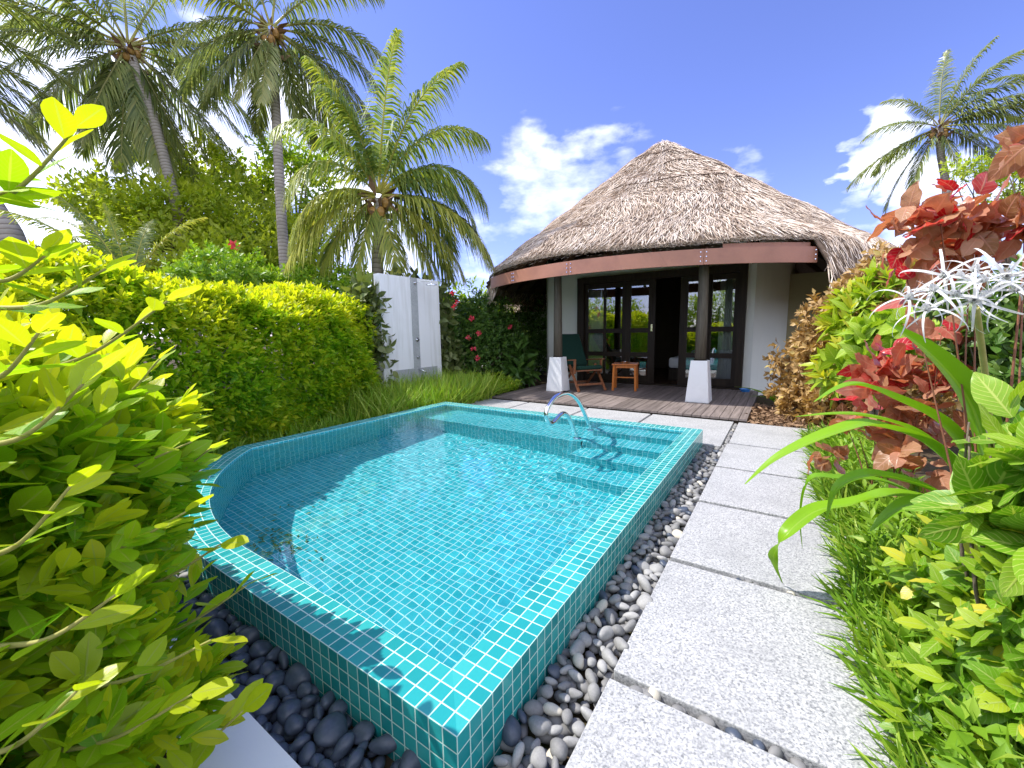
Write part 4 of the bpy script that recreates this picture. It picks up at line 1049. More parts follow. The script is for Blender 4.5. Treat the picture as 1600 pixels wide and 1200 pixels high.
# ------------------------------------------------------------------ background trees
def tree(name, label, base, blobs, n, size, mat, tint=.45, young=.3, r0=.16, nl=7, group=None, tm=T_OBO2, shell=.75):
    t = thing(name, base, label, 'tree', group)
    P, O = blob_points(blobs, n, shell); L = Leaves()
    clump = np.sin(P[:, 0]*1.9+P[:, 2]*2.1)*np.sin(P[:, 1]*1.7-P[:, 2]*1.1)
    rosettes(L, P, O+np.array([0, 0, .4])+rng.normal(0, .4, O.shape), tm, nl, size, size*1.6, tint+.12*clump, young, sj=.35, nup=.5, tj=.12)
    L.build('crown', mat, t)
    base = np.asarray(base, float); b = MB(); top = np.mean([c for c, r in blobs], axis=0); fork = base+(top-base)*np.array([.4, .4, .5])
    b.tube(smooth_path([base, (base+fork)/2+np.array([.1, -.05, 0]), fork], 5), list(np.linspace(r0*1.3, r0, 11)), 12)
    for c, r in blobs:
        for j in range(3):
            e = np.asarray(c)+rand_dir(1)[0]*np.asarray(r)*.75; m_ = (fork+e)/2+rng.normal(0, .25, 3)
            b.tube(smooth_path([fork, m_, e], 5), list(np.linspace(r0*.6, r0*.08, 11)), 7)
    b.build('trunk', M['bark'], t); return t
tree('broadleaf_tree', 'wide light green leafy tree behind the hedge between two tall palms', at(290, 440, 15.5)*np.array([1, 1, 0]),
     [px_blob(220, 325, 15, 75, 40, 2), px_blob(165, 315, 15, 45, 22, 1.4), px_blob(330, 275, 16, 60, 42, 2), px_blob(290, 345, 14.5, 85, 50, 2), px_blob(365, 345, 15.5, 75, 60, 2), px_blob(420, 385, 15, 65, 50, 2), px_blob(260, 405, 14.5, 80, 45, 2), px_blob(370, 420, 14, 80, 40, 1.8)], 3000, .27, M['tree_leaf'], tint=.80, young=.3)
tree('sparse_tree', 'thin-crowned tree with open twiggy top behind the palm trunk', at(470, 440, 17.5)*np.array([1, 1, 0]),
     [px_blob(440, 238, 17.5, 55, 26, 1.4), px_blob(490, 262, 17.5, 38, 30, 1.2), px_blob(415, 290, 17.5, 40, 40, 1.2), px_blob(500, 330, 17.5, 40, 45, 1.3), px_blob(470, 400, 17, 60, 50, 1.5)], 620, .28, M['tree_leaf'], tint=.5, shell=.3)
tree('feathery_tree', 'airy fine-leaved tree at the right edge behind the copper-leaved shrub', at(1590, 420, 15)*np.array([1, 1, 0]),
     [px_blob(1560, 265, 15, 42, 18, 1.0), px_blob(1610, 235, 15, 40, 22, 1.0), px_blob(1600, 300, 15, 60, 35, 1.2), px_blob(1500, 262, 15.5, 22, 14, .7)], 420, .20, M['tree_leaf'], tint=.75, shell=.3, r0=.08)
for i, (px, dep, w_, top) in enumerate(((-140, 13, 150, 400), (640, 17, 90, 452), (560, 18, 60, 440), (730, 16, 80, 452), (40, 19, 110, 400))):
    lab = ('round green tree at the far left edge behind the near hedge', 'low green tree showing beneath the young coconut palm', 'small tree far behind the shower wall beneath the palm fronds', 'green treetop showing between palm fronds and the red-flowered bush', 'hazy green tree far away under the leftmost palm')[i]
    tree('garden_tree', lab, at(px, 470, dep)*np.array([1, 1, 0]), [px_blob(px, top+45, dep, w_*.8, 45, 1.6), px_blob(px-w_*.4, top+70, dep, w_*.5, 40, 1.4), px_blob(px+w_*.45, top+72, dep, w_*.5, 40, 1.4)], 620, .28, M['tree_leaf'], tint=.38)

for px_, x_, y_, h_, lb in ((0, -9.5, -3.5, 3.6, 'round-topped tree behind the long hedge, seen only as a reflection in the glass doors'), (1, -3.5, -6.5, 4.2, 'broad tree behind the photographer, seen only as a reflection in the glass doors'), (2, 3.5, -6.0, 4.0, 'leafy tree behind the photographer on the path side, reflected in the right doors')):
    tree('garden_tree', lb, np.array([x_, y_, -.1]), [(np.array([x_, y_, h_*.62]), (1.8, 1.8, h_*.38)), (np.array([x_-1.3, y_+.3, h_*.45]), (1.3, 1.2, h_*.32)), (np.array([x_+1.4, y_-.2, h_*.48]), (1.4, 1.2, h_*.33))], 700, .26, M['tree_leaf'], tint=.5)

# ------------------------------------------------------------------ coconut palms
UPV = np.array([0, 0, 1.0])
def frond(base, d0, length, droop, parent, lf=.62, nleaf=74, hang=.55, yellow=0.0, wind=None, mat='palm_old'):
    n = 26; ds = length/n; p = np.array(base, float); d = unit(d0); pts = [p.copy()]; dirs = [d.copy()]
    for i in range(n):
        t = (i+1)/n; d = unit(d+np.array([0, 0, -1.0])*droop*ds*(.25+1.1*t)*.9/max(length, .1)*2.2+(0 if wind is None else wind*ds*t*.25)); p = p+d*ds; pts.append(p.copy()); dirs.append(d.copy())
    pts = np.array(pts); dirs = np.array(dirs)
    L = Leaves(); b = MB(); rad = np.linspace(.045, .006, n+1)*(length/4.2)
    b.tube(list(pts), list(rad), 5, caps=False)
    V = np.array(b.v); Q = np.array(b.f); L.raw(V, Q, np.zeros((len(V), 2)), np.full(len(Q), .93+.05*yellow))
    m_ = nleaf; t = np.linspace(.13, .995, m_); ii = t*n; i0 = np.clip(ii.astype(int), 0, n-1); f = (ii-i0)[:, None]
    P = pts[i0]*(1-f)+pts[i0+1]*f; Dd = unit(dirs[i0]*(1-f)+dirs[i0+1]*f)
    S0 = np.cross(Dd, UPV); bad = np.linalg.norm(S0, axis=1) < .15; S0[bad] = np.cross(Dd[bad], [0.3, 1, 0.1]); S0 = unit(S0); Nn = np.cross(S0, Dd)
    prof = np.clip(np.sin(PI*(t*.86+.10))**.75, .12, 1)*lf*(length/4.2)
    for sg in (-1, 1):
        fw = .35+.9*t[:, None]
        Dl = unit(S0*sg*1.0+Dd*fw+Nn*.22+rng.normal(0, .10, (m_, 3)))
        ll = prof*rng.uniform(.85, 1.1, m_)
        rows = []; wd = .028*(length/4.2)*(0.8+.4*rng.uniform(size=m_))
        for k, (s, wk) in enumerate(((0, .5), (.33, 1.0), (.68, .8), (1.0, .12))):
            c = P+Dl*(ll*s)[:, None]+np.array([0, 0, -1.0])*(hang*ll*s*s*rng.uniform(.7, 1.2, m_))[:, None]
            Wd = unit(np.cross(Dl, Nn))*(wd*wk)[:, None]
            rows += [c-Wd, c+Wd]
        Vv = np.stack(rows, 1).reshape(-1, 3)
        q0 = np.array([[0, 1, 3, 2], [2, 3, 5, 4], [4, 5, 7, 6]]); Qq = (q0[None]+(np.arange(m_)*8)[:, None, None]).reshape(-1, 4)
        tint = np.clip((.52 if mat == 'palm_old' else .40)+.42*yellow+rng.normal(0, .12, m_)+.12*t, 0, .9)
        Uu = np.tile(np.array([[0, 0], [1, 0], [0, .33], [1, .33], [0, .68], [1, .68], [0, 1], [1, 1]]), (m_, 1))
        L.raw(Vv, Qq, Uu, np.repeat(tint, 3))
    return L.build('frond', M[mat], parent)
def palm(label, crown, trunk_pts, r0, r1, fr, length, lf=.62, name='coconut_palm', nuts=6, group=None, wind=None, nleaf=74, scale_hang=.55, boots=True, dmul=1.0, fmat='palm_old'):
    """fr: list of (screen angle, length factor, towards camera, droop, yellow)"""
    crown = np.array(crown, float); t = thing(name, trunk_pts[0], label, 'palm tree', group)
    toC = unit((EYE-crown)*np.array([1, 1, 0])); R = np.array([-toC[1], toC[0], 0])
    if R @ CR < 0: R = -R
    b = MB(); pts = smooth_path(list(trunk_pts)+[crown-np.array([0, 0, .1])], 8); b.tube(pts, list(np.linspace(r0, r1, len(pts))), 14); b.build('trunk', M['trunk'], t)
    for th, lf_, k, dr, yl in fr:
        a = math.radians(th+rng.normal(0, 2)); d = R*math.cos(a)+UPV*math.sin(a)+toC*k
        frond(crown+unit(d)*.10, d, length*lf_, dr*dmul, t, lf, nleaf, scale_hang, yl, wind, fmat)
    for k in range(nuts):
        a = k*2.4; c = crown+np.array([.24*math.cos(a), .24*math.sin(a), -.22-.12*(k % 3)])
        bb = MB(); bb.lathe(c, [(.001, -.15), (.07, -.12), (.105, -.03), (.10, .05), (.05, .12), (.001, .135)], 10); bb.build('coconut', M['nut'], t)
    if boots:
        L = Leaves(); n = 46; a = rng.uniform(0, 2*PI, n); z = rng.uniform(-.9, .1, n)
        P = crown+np.stack([np.cos(a)*r1*.9, np.sin(a)*r1*.9, z], 1)
        L.add(T_LAN2, P, np.stack([np.cos(a), np.sin(a), rng.uniform(-.9, 1.2, n)], 1), rand_dir(n), rng.uniform(.25, .6, n), rng.uniform(0, 1, n)); L.build('leaf_bases', M['litter'], t)
    return t
M['nut'] = mat_plain('coconut_husk', (0.36, 0.20, 0.05), .5, .4, var=.35, scale=9, bump=.1)
def trunkpx(pts): return [at(*p) for p in pts]
def golden(n, lo, hi, seed, dr=(.9, .5)):
    """fronds all round the crown: azimuth by the golden angle, young upright ones first"""
    r = random.Random(seed); res = []
    for i in range(n):
        f = i/(n-1); el = math.radians(hi+(lo-hi)*f); az = i*2.39996+r.uniform(-.2, .2)
        x, y, z = math.cos(el)*math.cos(az), math.cos(el)*math.sin(az), math.sin(el)
        th = math.degrees(math.atan2(z, x)); h = math.hypot(x, z); res.append((th, r.uniform(.9, 1.08), y/max(h, .15), dr[0]+(dr[1]-dr[0])*f, r.uniform(0, .3)+.25*f))
    return res
p1 = at(200, 72, 14); b1 = at(300, 470, 14.2)*np.array([1, 1, 0])
palm('tall leaning coconut palm with a heavy drooping crown at the upper left', p1, [b1+np.array([0, 0, -.1]), at(285, 370, 14.2), at(262, 270, 14.1), at(238, 180, 14.0)], .20, .14,
     [(170, 1.0, .1, .45, .15), (152, 1.05, .2, .55, .2), (190, .95, .2, .5, .2), (205, .95, .4, .55, .3), (226, .95, .3, .35, .35), (248, .95, .35, .25, .3), (262, 1.0, .25, .2, .1), (276, 1.0, .3, .2, .45), (290, 1.05, .2, .25, .2), (303, 1.05, .15, .3, .1), (318, 1.05, .2, .35, .1), (335, .95, .3, .5, .3), (352, 1.0, .1, .7, .0), (20, .95, .4, .8, .3),
      (40, 1.0, .2, .6, .0), (65, 1.0, .1, .5, .0), (90, 1.0, .2, .4, .1), (112, 1.0, .1, .5, .0), (132, 1.0, .3, .6, .1), (330, 1.0, -.5, .6, 0), (210, 1.0, -.5, .6, 0), (270, .8, -.6, .3, 0), (150, .9, -.6, .6, 0), (30, .9, -.6, .6, 0), (285, 1.0, -.3, .3, 0), (240, .9, -.4, .3, 0)], 4.4, .92, nleaf=78, scale_hang=.8)
p2 = at(424, 45, 13); b2 = at(450, 470, 13)*np.array([1, 1, 0])
palm('slender upright coconut palm with a straight grey trunk left of centre', p2, [b2+np.array([0, 0, -.1]), at(446, 430, 13), at(437, 290, 13), at(430, 150, 13)], .17, .12,
     [(185, .8, .3, .9, .2), (160, .95, .2, .9, .4), (205, .85, .2, .5, .2), (225, .85, .3, .4, .3), (245, .75, .35, .25, .4), (262, .7, .4, .2, .5), (280, .75, .2, .3, .1), (300, .9, .2, .35, .15), (312, .95, .25, .45, .1), (328, 1.0, .2, .5, .1), (345, .95, .1, .7, .1), (5, .95, .2, .9, .0), (25, 1.0, .2, 1.0, .1), (50, 1, .1, .8, 0), (80, 1, .1, .5, 0), (105, 1, .2, .6, 0), (135, 1, .1, .8, .1),
      (320, .95, -.4, .5, 0), (290, .8, -.4, .3, 0), (215, .85, -.5, .4, 0), (190, .9, -.5, .7, 0), (350, .9, -.6, .8, 0), (255, .75, -.4, .3, 0)], 4.0, .88, nleaf=78, scale_hang=.8)
p3 = at(592, 306, 10.5)
palm('young coconut palm with yellowing lower fronds behind the shower wall', p3, [at(590, 470, 10.5)*np.array([1, 1, 0])+np.array([0, 0, -.1]), at(590, 425, 10.5), at(592, 370, 10.5)], .15, .14,
     [(101, .75, .25, .75, .1), (84, 1.0, .15, .50, .1), (72, 1.05, .2, .50, .1), (60, 1.0, .1, .75, .1), (45, .95, .1, .95, .2), (30, .9, .2, 1.05, .1), (108, .85, .2, .5, .2), (122, .85, .3, .85, .2), (140, .8, .4, 1.1, .4), (8, .98, .15, .70, .35), (-6, 1.0, .4, .60, .75), (-22, .85, .3, .5, .8), (-42, .7, .2, .4, .6), (168, .8, .3, .95, .6), (185, .75, .2, .6, .5), (203, .85, .35, .45, .8), (222, .75, .3, .4, .5), (250, .6, .4, .3, .4), (285, .62, .4, .3, .5), (310, .7, .4, .4, .5),
      (85, .95, -.5, .6, 0), (150, .8, -.6, .8, .1), (20, .85, -.6, .8, .1), (345, .85, -.5, .7, .2), (200, .75, -.6, .6, .2), (110, .9, -.4, .6, 0), (55, .9, -.4, .7, 0)], 3.5, 1.05, nuts=8, nleaf=90, scale_hang=1.0, dmul=1.6, fmat='palm')
p4 = at(1468, 198, 20)
palm('windswept coconut palm far behind the red-leaved plants at the right', p4, [at(1482, 470, 20)*np.array([1, 1, 0]), at(1480, 330, 20), at(1470, 240, 20)], .17, .14,
     [(95, .85, .1, .3, .1), (75, .9, .1, .5, .1), (58, .9, .2, .7, .1), (40, .95, .1, .7, .1), (22, 1, .2, .75, .2), (8, 1, .1, .6, .2), (-10, .9, .2, .5, .2), (-30, .8, .2, .5, .2), (118, .75, .2, .9, .3), (150, .8, .3, .8, .2), (200, 1.0, .1, .35, .2), (215, .95, .3, .4, .1), (232, 1.0, .1, .4, .0), (250, .75, .3, .3, .1), (290, .7, .3, .4, .2), (65, .8, -.5, .6, 0), (20, .8, -.5, .6, 0), (180, .8, -.5, .6, 0), (330, .8, -.4, .6, 0)], 3.9, 1.0, wind=np.array([.8, .3, 0])*.7, scale_hang=.7)
palm('windswept coconut palm cut off by the right edge of the photo', at(1700, 165, 19), [at(1712, 470, 19)*np.array([1, 1, 0]), at(1705, 300, 19)], .17, .14,
     [(150, 1, .1, .6, .2), (170, 1, .2, .5, .2), (190, 1, .1, .4, .2), (205, 1, .2, .4, .2), (125, 1, .1, .8, .1), (90, 1, .1, .5, .1), (60, 1, .1, .6, .1), (30, 1, .2, .7, .1), (0, 1, .1, .6, .1), (230, .9, .2, .4, .1), (320, .9, .2, .4, .1)], 4.1, .8)
palm('thick leaning palm trunk at the left edge with its crown above the photo', at(-270, -30, 9), [at(40, 500, 9.5)*np.array([1, 1, 0])+np.array([0, 0, -.1]), at(25, 400, 9.4), at(-15, 320, 9.3), at(-110, 170, 9.2)], .26, .18,
     [(10, 1, .1, .6, .1), (-8, 1.05, .1, .4, .1), (-22, 1.05, .2, .35, .1), (-38, 1.05, .1, .3, .0), (-52, 1, .2, .25, .1), (30, 1, .2, .7, .1), (60, 1, .1, .6, .1), (120, 1, .1, .6, .1), (180, 1, .1, .5, .1), (220, 1, .1, .4, .1), (270, .9, .1, .3, .1), (-15, 1, -.4, .5, 0), (-45, 1, -.3, .4, 0)], 4.0, .75, nuts=5)
palm('small young palm with a few arching fronds showing above the hedge', at(205, 445, 9.5), [at(205, 500, 9.5)*np.array([1, 1, 0]), at(205, 470, 9.5)], .10, .09,
     [(62, .75, .1, .6, .55), (95, .55, .1, .4, .2), (128, .8, .1, .7, .2), (150, 1.0, .1, .75, .15), (112, .8, -.3, .5, .1), (35, .5, .2, .7, .5), (80, .7, -.4, .5, .2), (140, .8, .4, .8, .4)], 3.0, .80, nuts=0, boots=False, fmat='palm')
palm('tiny hazy palm far away between the leaning trunk and the broadleaf tree', at(150, 372, 32), [at(150, 470, 32)*np.array([1, 1, 0]), at(150, 420, 32)], .2, .16, golden(14, -35, 75, 5), 3.6, .8, nuts=0, nleaf=50)

# ------------------------------------------------------------------ plants right of the path
shrub('bronze_shrub', 'tall bronze and yellow leaved shrub by the white wall at the deck end', 'shrub', (.75, 8.7, -.1),
      [(np.array([.45, 8.6, .75]), (.55, .7, .85)), (np.array([.85, 8.3, 1.35]), (.65, .7, .85)), (np.array([1.35, 8.2, 1.9]), (.65, .7, .75)), (np.array([.55, 8.1, .25]), (.5, .5, .4)), (np.array([1.4, 7.6, .9]), (.7, .7, 1.0))],
      1900, T_OV2, .135, M['brown_leaf'], nl=6, up=-.1, droopy=.25, tint=.38, young=.35, axis=.12)
shrub('spiky_plant', 'bright lime-green plant with narrow pointed leaves beside the bronze shrub', 'plant', at(1350, 660, 6)*np.array([1, 1, 0]),
      [px_blob(1345, 500, 5.8, 38, 42, .35), px_blob(1385, 470, 5.6, 30, 35, .3), px_blob(1330, 570, 5.6, 40, 45, .35)], 150, T_LAN, .30, M['bright_leaf'], nl=9, tint=.72, young=.3, axis=.12)
shrub('veined_plant', 'yellow-green plant with broad pale-veined leaves below the lime spiky plant', 'plant', at(1370, 680, 4.6)*np.array([1, 1, 0]),
      [px_blob(1352, 560, 4.6, 34, 40, .3), px_blob(1400, 530, 4.4, 36, 40, .3)], 60, T_OV, .24, M['croton_leaf'], nl=6, tint=.85, young=.2, axis=.12)
CL_ = dict(nstem=1, bark='redbark', nl=4, up=-.05, droopy=.15, axis=.14, tj=.20, sj=.35, jit=.5)
def copper(label, base, blobs, n, size, tint, young, vary=.5):
    return shrub('copperleaf_shrub', label, 'shrub', base, blobs, n, T_BIG, size, M['copper_leaf'], tint=tint, young=young, vary=vary, stem_r=.007, **CL_)
copper('copperleaf shrub with big orange, brown and pink leaves at the upper right', at(1560, 900, 1.9)*np.array([1, 1, 0]),
       [px_blob(1455, 345, 1.9, 40, 22, .10), px_blob(1530, 355, 1.95, 45, 25, .12), px_blob(1600, 345, 1.8, 30, 35, .10), px_blob(1490, 400, 2.1, 45, 20, .12), px_blob(1430, 425, 2.0, 18, 28, .08), px_blob(1625, 215, 1.7, 12, 25, .06)], 44, .150, .58, .15, vary=.35)
copper('copperleaf shrub with bright red drooping leaves in the middle of the right border', at(1400, 760, 3.3)*np.array([1, 1, 0]),
       [px_blob(1400, 575, 3.1, 40, 25, .15), px_blob(1460, 535, 2.8, 40, 25, .15), px_blob(1360, 595, 3.2, 30, 20, .15), px_blob(1500, 560, 2.8, 30, 30, .15)], 26, .205, .72, .2, vary=.4)
copper('low copperleaf shrub with dull brown leaves behind the lily leaves', at(1360, 800, 3.4)*np.array([1, 1, 0]),
       [px_blob(1330, 690, 3.4, 45, 38, .2), px_blob(1400, 690, 3.1, 55, 40, .2), px_blob(1470, 650, 2.9, 50, 45, .2), px_blob(1330, 650, 3.6, 25, 15, .2)], 28, .20, .32, .25, vary=.35)
shrub('leafy_shrub', 'dark small-leaved shrub at the right edge beneath the white lily flowers', 'shrub', at(1590, 800, 2.7)*np.array([1, 1, 0]),
      [px_blob(1560, 540, 2.6, 60, 55, .3), px_blob(1600, 480, 2.5, 50, 45, .3), px_blob(1490, 470, 2.9, 40, 25, .2), px_blob(1600, 620, 2.4, 50, 60, .3)], 300, T_OBO, .10, M['dark_leaf'], nl=7, tint=.62, young=.3, stem_r=.012)
shrub('veined_shrub', 'lush shrub with large glossy pale-veined leaves near the camera at the right edge', 'shrub', at(1580, 1000, 1.6)*np.array([1, 1, 0]),
      [px_blob(1530, 670, 1.5, 25, 25, .07), px_blob(1590, 710, 1.4, 40, 50, .10), px_blob(1545, 790, 1.5, 40, 35, .10), px_blob(1600, 830, 1.35, 40, 45, .10), px_blob(1660, 770, 1.3, 40, 80, .12)], 30, T_CRO, .215, M['croton_leaf'], nl=5, up=.3, tint=.45, young=.4, axis=.12, stem_r=.010, nup=.4)
shrub('leafy_shrub', 'bright green small-leaved shrub filling the lower right corner beside the path', 'shrub', at(1600, 1250, 1.6)*np.array([1, 1, 0]),
      [px_blob(1560, 930, 1.65, 80, 80, .2), px_blob(1600, 1080, 1.4, 90, 110, .2), px_blob(1500, 1060, 1.75, 70, 90, .2), px_blob(1510, 900, 1.9, 60, 60, .2), px_blob(1520, 1180, 1.45, 80, 80, .2), px_blob(1680, 950, 1.3, 90, 150, .2), px_blob(1440, 960, 2.1, 50, 50, .2)], 430, T_CRO, .125, M['bright_leaf'], nl=6, up=.35, tint=.42, young=.5, axis=.10, stem_r=.008, nup=.4)

# spider lily: strap leaves, each its own part, and white spidery flowers
def ground_depth(px, py, z=0.0):
    d = CF+CR*(px-800)/FPX+CU*(600-py)/FPX; return (z-EYE[2])/d[2]
lily = thing('spider_lily', at(1530, 830, 2.35)*np.array([1, 1, 0]), 'spider lily with long arching strap leaves reaching over the path and white spidery flowers', 'lily')
def strap(pts, width, tint, wprof=(.55, .9, 1.0, .95, .75, .45, .06)):
    P = np.array(smooth_path([at(*p) for p in pts], 7)); n = len(P); D = unit(np.gradient(P, axis=0))
    S_ = unit(np.cross(D, UPV)); bad = np.linalg.norm(np.cross(D, UPV), axis=1) < .2
    for i in np.where(bad)[0]: S_[i] = S_[i-1] if i else unit(np.cross(D[i], [1, 0, 0]))
    Nn = np.cross(S_, D); t = np.linspace(0, 1, n); wv = np.interp(t, np.linspace(0, 1, len(wprof)), wprof)*width*.66
    rows = []; UU = []
    for s_, u in ((-1, 0), (-.5, .25), (0, .5), (.5, .75), (1, 1)):
        rows.append(P+S_*(s_*wv)[:, None]+Nn*(abs(s_)*wv*.38)[:, None]); UU.append(np.stack([np.full(n, u), t], 1))
    V = np.stack(rows, 1).reshape(-1, 3); U_ = np.stack(UU, 1).reshape(-1, 2)
    Q = [(i*5+k, i*5+k+1, (i+1)*5+k+1, (i+1)*5+k) for i in range(n-1) for k in range(4)]
    quad_mesh('leaf', V, Q, U_, np.full(len(Q), tint), M['strap_leaf'], lily)
gd = ground_depth(1222, 911, .02)
strap([(1560, 790, 2.0), (1520, 640, 1.95), (1455, 555, 1.92), (1383, 503, 1.9)], .125, .45)
strap([(1550, 800, 2.1), (1484, 677, 2.1), (1394, 622, 2.1), (1331, 602, 2.15), (1272, 628, 2.2)], .10, .6)
strap([(1540, 800, 2.1), (1462, 705, 2.1), (1377, 667, 2.1), (1309, 676, 2.12), (1221, 713, 2.15), (1164, 757, 2.2)], .105, .8)
strap([(1540, 820, 2.2), (1450, 690, 2.25), (1348, 650, 2.3), (1243, 651, 2.4)], .075, .7)
strap([(1560, 850, 2.1), (1470, 790, 2.15), (1390, 775, 2.2), (1327, 790, 2.3), (1275, 799, 2.35), (1230, 834, gd-.1), (1208, 874, gd-.04), (1222, 911, gd)], .095, .75)
strap([(1560, 850, 2.0), (1470, 775, 2.05), (1394, 748, 2.1), (1348, 745, 2.1), (1309, 764, 2.12), (1292, 812, 2.15)], .09, .6)
strap([(1550, 850, 2.25), (1400, 760, 2.35), (1309, 748, 2.4), (1266, 750, 2.45), (1252, 800, 2.5), (1254, 857, 2.5)], .06, .5)
strap([(1570, 870, 2.0), (1500, 800, 2.0), (1420, 790, 2.05), (1360, 830, 2.1)], .11, .55)
strap([(1570, 860, 2.2), (1500, 740, 2.3), (1420, 680, 2.5), (1330, 660, 2.6)], .10, .3)
strap([(1600, 850, 2.1), (1640, 690, 2.2), (1700, 600, 2.3), (1760, 590, 2.3)], .11, .5)
strap([(1580, 850, 2.3), (1590, 680, 2.4), (1560, 560, 2.5), (1530, 500, 2.5)], .11, .35)
b = MB(); b.tube(smooth_path([at(1560, 860, 2.2), at(1545, 640, 1.85), at(1525, 480, 1.61)], 6), .011, 8); b.build('flower_stalk', M['twig'], lily)
def petal_t(phi=2.3, W=.075, n=10):
    V = []; U = []; Q = []
    for i in range(n+1):
        t = i/n; y = math.sin(phi*t)/phi*1.5; z = -(1-math.cos(phi*t))/phi*1.5; w_ = W/2*(1-.75*t**2)
        V += [(-w_, y, z+.012), (0, y, z), (w_, y, z+.012)]; U += [(0, t), (.5, t), (1, t)]
        if i < n: k = i*3; Q += [(k, k+1, k+4, k+3), (k+1, k+2, k+5, k+4)]
    return np.array(V), np.array(U), np.array(Q)
petal = petal_t()
for px, py, dep in ((1462, 455, 1.62), (1500, 437, 1.64), (1535, 442, 1.62), (1570, 432, 1.6), (1590, 455, 1.58), (1522, 468, 1.58), (1448, 486, 1.62), (1475, 432, 1.66), (1550, 462, 1.6), (1418, 468, 1.66), (1520, 425, 1.68), (1490, 462, 1.6), (1610, 427, 1.6)):
    c = at(px, py, dep); Lf = Leaves(); n = 6; ph = np.arange(n)*2*PI/n+rng.uniform(0, 1)
    ax = unit(rng.normal(0, .5, 3)+np.array([-.2, -.5, .8])); X = unit(np.cross(ax, [0.2, 1, 0.1])); Y = np.cross(ax, X)
    tp = petal
    Lf.add(tp, np.tile(c, (n, 1)), X*np.cos(ph)[:, None]+Y*np.sin(ph)[:, None]+ax*.75, np.tile(ax, (n, 1)), rng.uniform(.11, .15, n), rng.uniform(0, 1, n))
    tp2 = leaf_template(W=.03, nseg=4, fold=.1, droop=.2, a=.3, b=.4)
    Lf.add(tp2, np.tile(c, (n, 1)), X*np.cos(ph+.5)[:, None]*.6+Y*np.sin(ph+.5)[:, None]*.6+ax, np.tile(ax, (n, 1)), rng.uniform(.06, .08, n), rng.uniform(0, 1, n))
    cupt = leaf_template(W=.9, nseg=3, fold=.2, droop=-.3, a=.6, b=.6)
    Lf.add(cupt, np.tile(c, (n, 1)), X*np.cos(ph)[:, None]*.5+Y*np.sin(ph)[:, None]*.5+ax, np.tile(ax, (n, 1)), np.full(n, .035), rng.uniform(0, 1, n))
    Lf.build('flower', M['white_petal'], lily)
# little strap-leaved plant at the end of the deck
pl = thing('strap_plant', (-.15, 10.4, -.1), 'small plant with one bent green leaf hanging over the blue bowl', 'plant')
Lq = Leaves(); base = np.array([-.1, 10.1, -.05])
tp = leaf_template(W=.16, nseg=8, fold=.2, droop=.55, a=.6, b=.7)
Lq.add(tp, np.tile(base, (6, 1)), np.array([[-.75, .25, .8], [-.3, -.4, .9], [.2, -.5, .9], [.4, .2, .8], [-.1, .5, .9], [-.6, -.3, .6]]), np.tile(UPV, (6, 1)), np.array([.75, .5, .5, .5, .45, .45]), rng.uniform(.3, .8, 6)); Lq.build('leaves', M['strap_leaf'], pl)

# ------------------------------------------------------------------ pebbles
M['pebble'] = mat_plain('grey_river_pebble', (0.38, 0.375, 0.37), .6, .35, each=.5, var=.3, scale=4, bump=.12, bscale=70)
M['pebble_pale'] = mat_plain('beige_river_pebble', (0.55, 0.51, 0.42), .6, .3, var=.2, scale=8, bump=.12, bscale=70)
M['pebble_shade_dark'] = mat_plain('shade_tinted_dark_pebble', (0.062, 0.078, 0.110), .40, .5, var=.35, scale=4, bump=.1, bscale=70)  # front-bed shade painted into the pebble colour; also used for odd dark stones
def pebble_mesh(i, mat):
    bm = bmesh.new(); bmesh.ops.create_icosphere(bm, subdivisions=3, radius=1)
    r = random.Random(i*17+3); a, b_, c = r.uniform(0, 6), r.uniform(0, 6), r.uniform(0, 6)
    for v in bm.verts:
        p = v.co; k = 1+.13*math.sin(2.1*p.x+a)+.11*math.sin(2.6*p.y+b_)+.07*math.sin(3.3*p.z+c+p.x*2)
        v.co = Vector((p.x*k*r.uniform(.999, 1.001), p.y*k*(.72+.1*math.sin(a)), p.z*k*(.52+.06*math.sin(b_))))
    for f in bm.faces: f.smooth = True
    me = bpy.data.meshes.new('pebble'); bm.to_mesh(me); bm.free(); me.materials.append(mat); return me
PMS = {k: [pebble_mesh(i+n*10, M[k]) for i in range(7)] for n, k in enumerate(('pebble', 'pebble_pale', 'pebble_shade_dark'))}
def scatter(n, region, rmin, rmax, z, pack=.80):
    """dart throwing inside a region sampler"""
    pts = []; cell = {}
    for _ in range(n):
        x, y = region(); r = random.uniform(rmin, rmax)*random.choice((1, 1, 1, .75)); ci, cj = int(x/.1), int(y/.1); ok = True
        for i in range(ci-2, ci+3):
            for j in range(cj-2, cj+3):
                for (x2, y2, r2) in cell.get((i, j), ()):
                    if (x-x2)**2+(y-y2)**2 < (pack*(r+r2))**2: ok = False; break
                if not ok: break
            if not ok: break
        if ok: cell.setdefault((ci, cj), []).append((x, y, r)); pts.append((x, y, r, z))
    return pts
def strip(): return random.uniform(-.80, -.565), random.uniform(.35, 5.68)
def front_bed():
    s = random.uniform(0, 1)**.9
    x = -.62-4.2*s
    return x, random.uniform(.60, .85)
def round_bed():
    i = random.randrange(0, len(ARC)); j = min(i+1, len(ARC)-1); f = random.random()
    p = np.array(ARC[i])*(1-f)+np.array(ARC[j])*f; d = unit(np.array(ARC[min(i+1, len(ARC)-1)])-np.array(ARC[max(i-1, 0)])); nr = np.array([d[1], -d[0]])
    return tuple(p+nr*random.uniform(.02, .20))
low = scatter(9000, strip, .028, .045, -.062, .72)+scatter(9000, front_bed, .03, .05, -.075, .72)+scatter(4000, round_bed, .025, .04, -.06, .72)
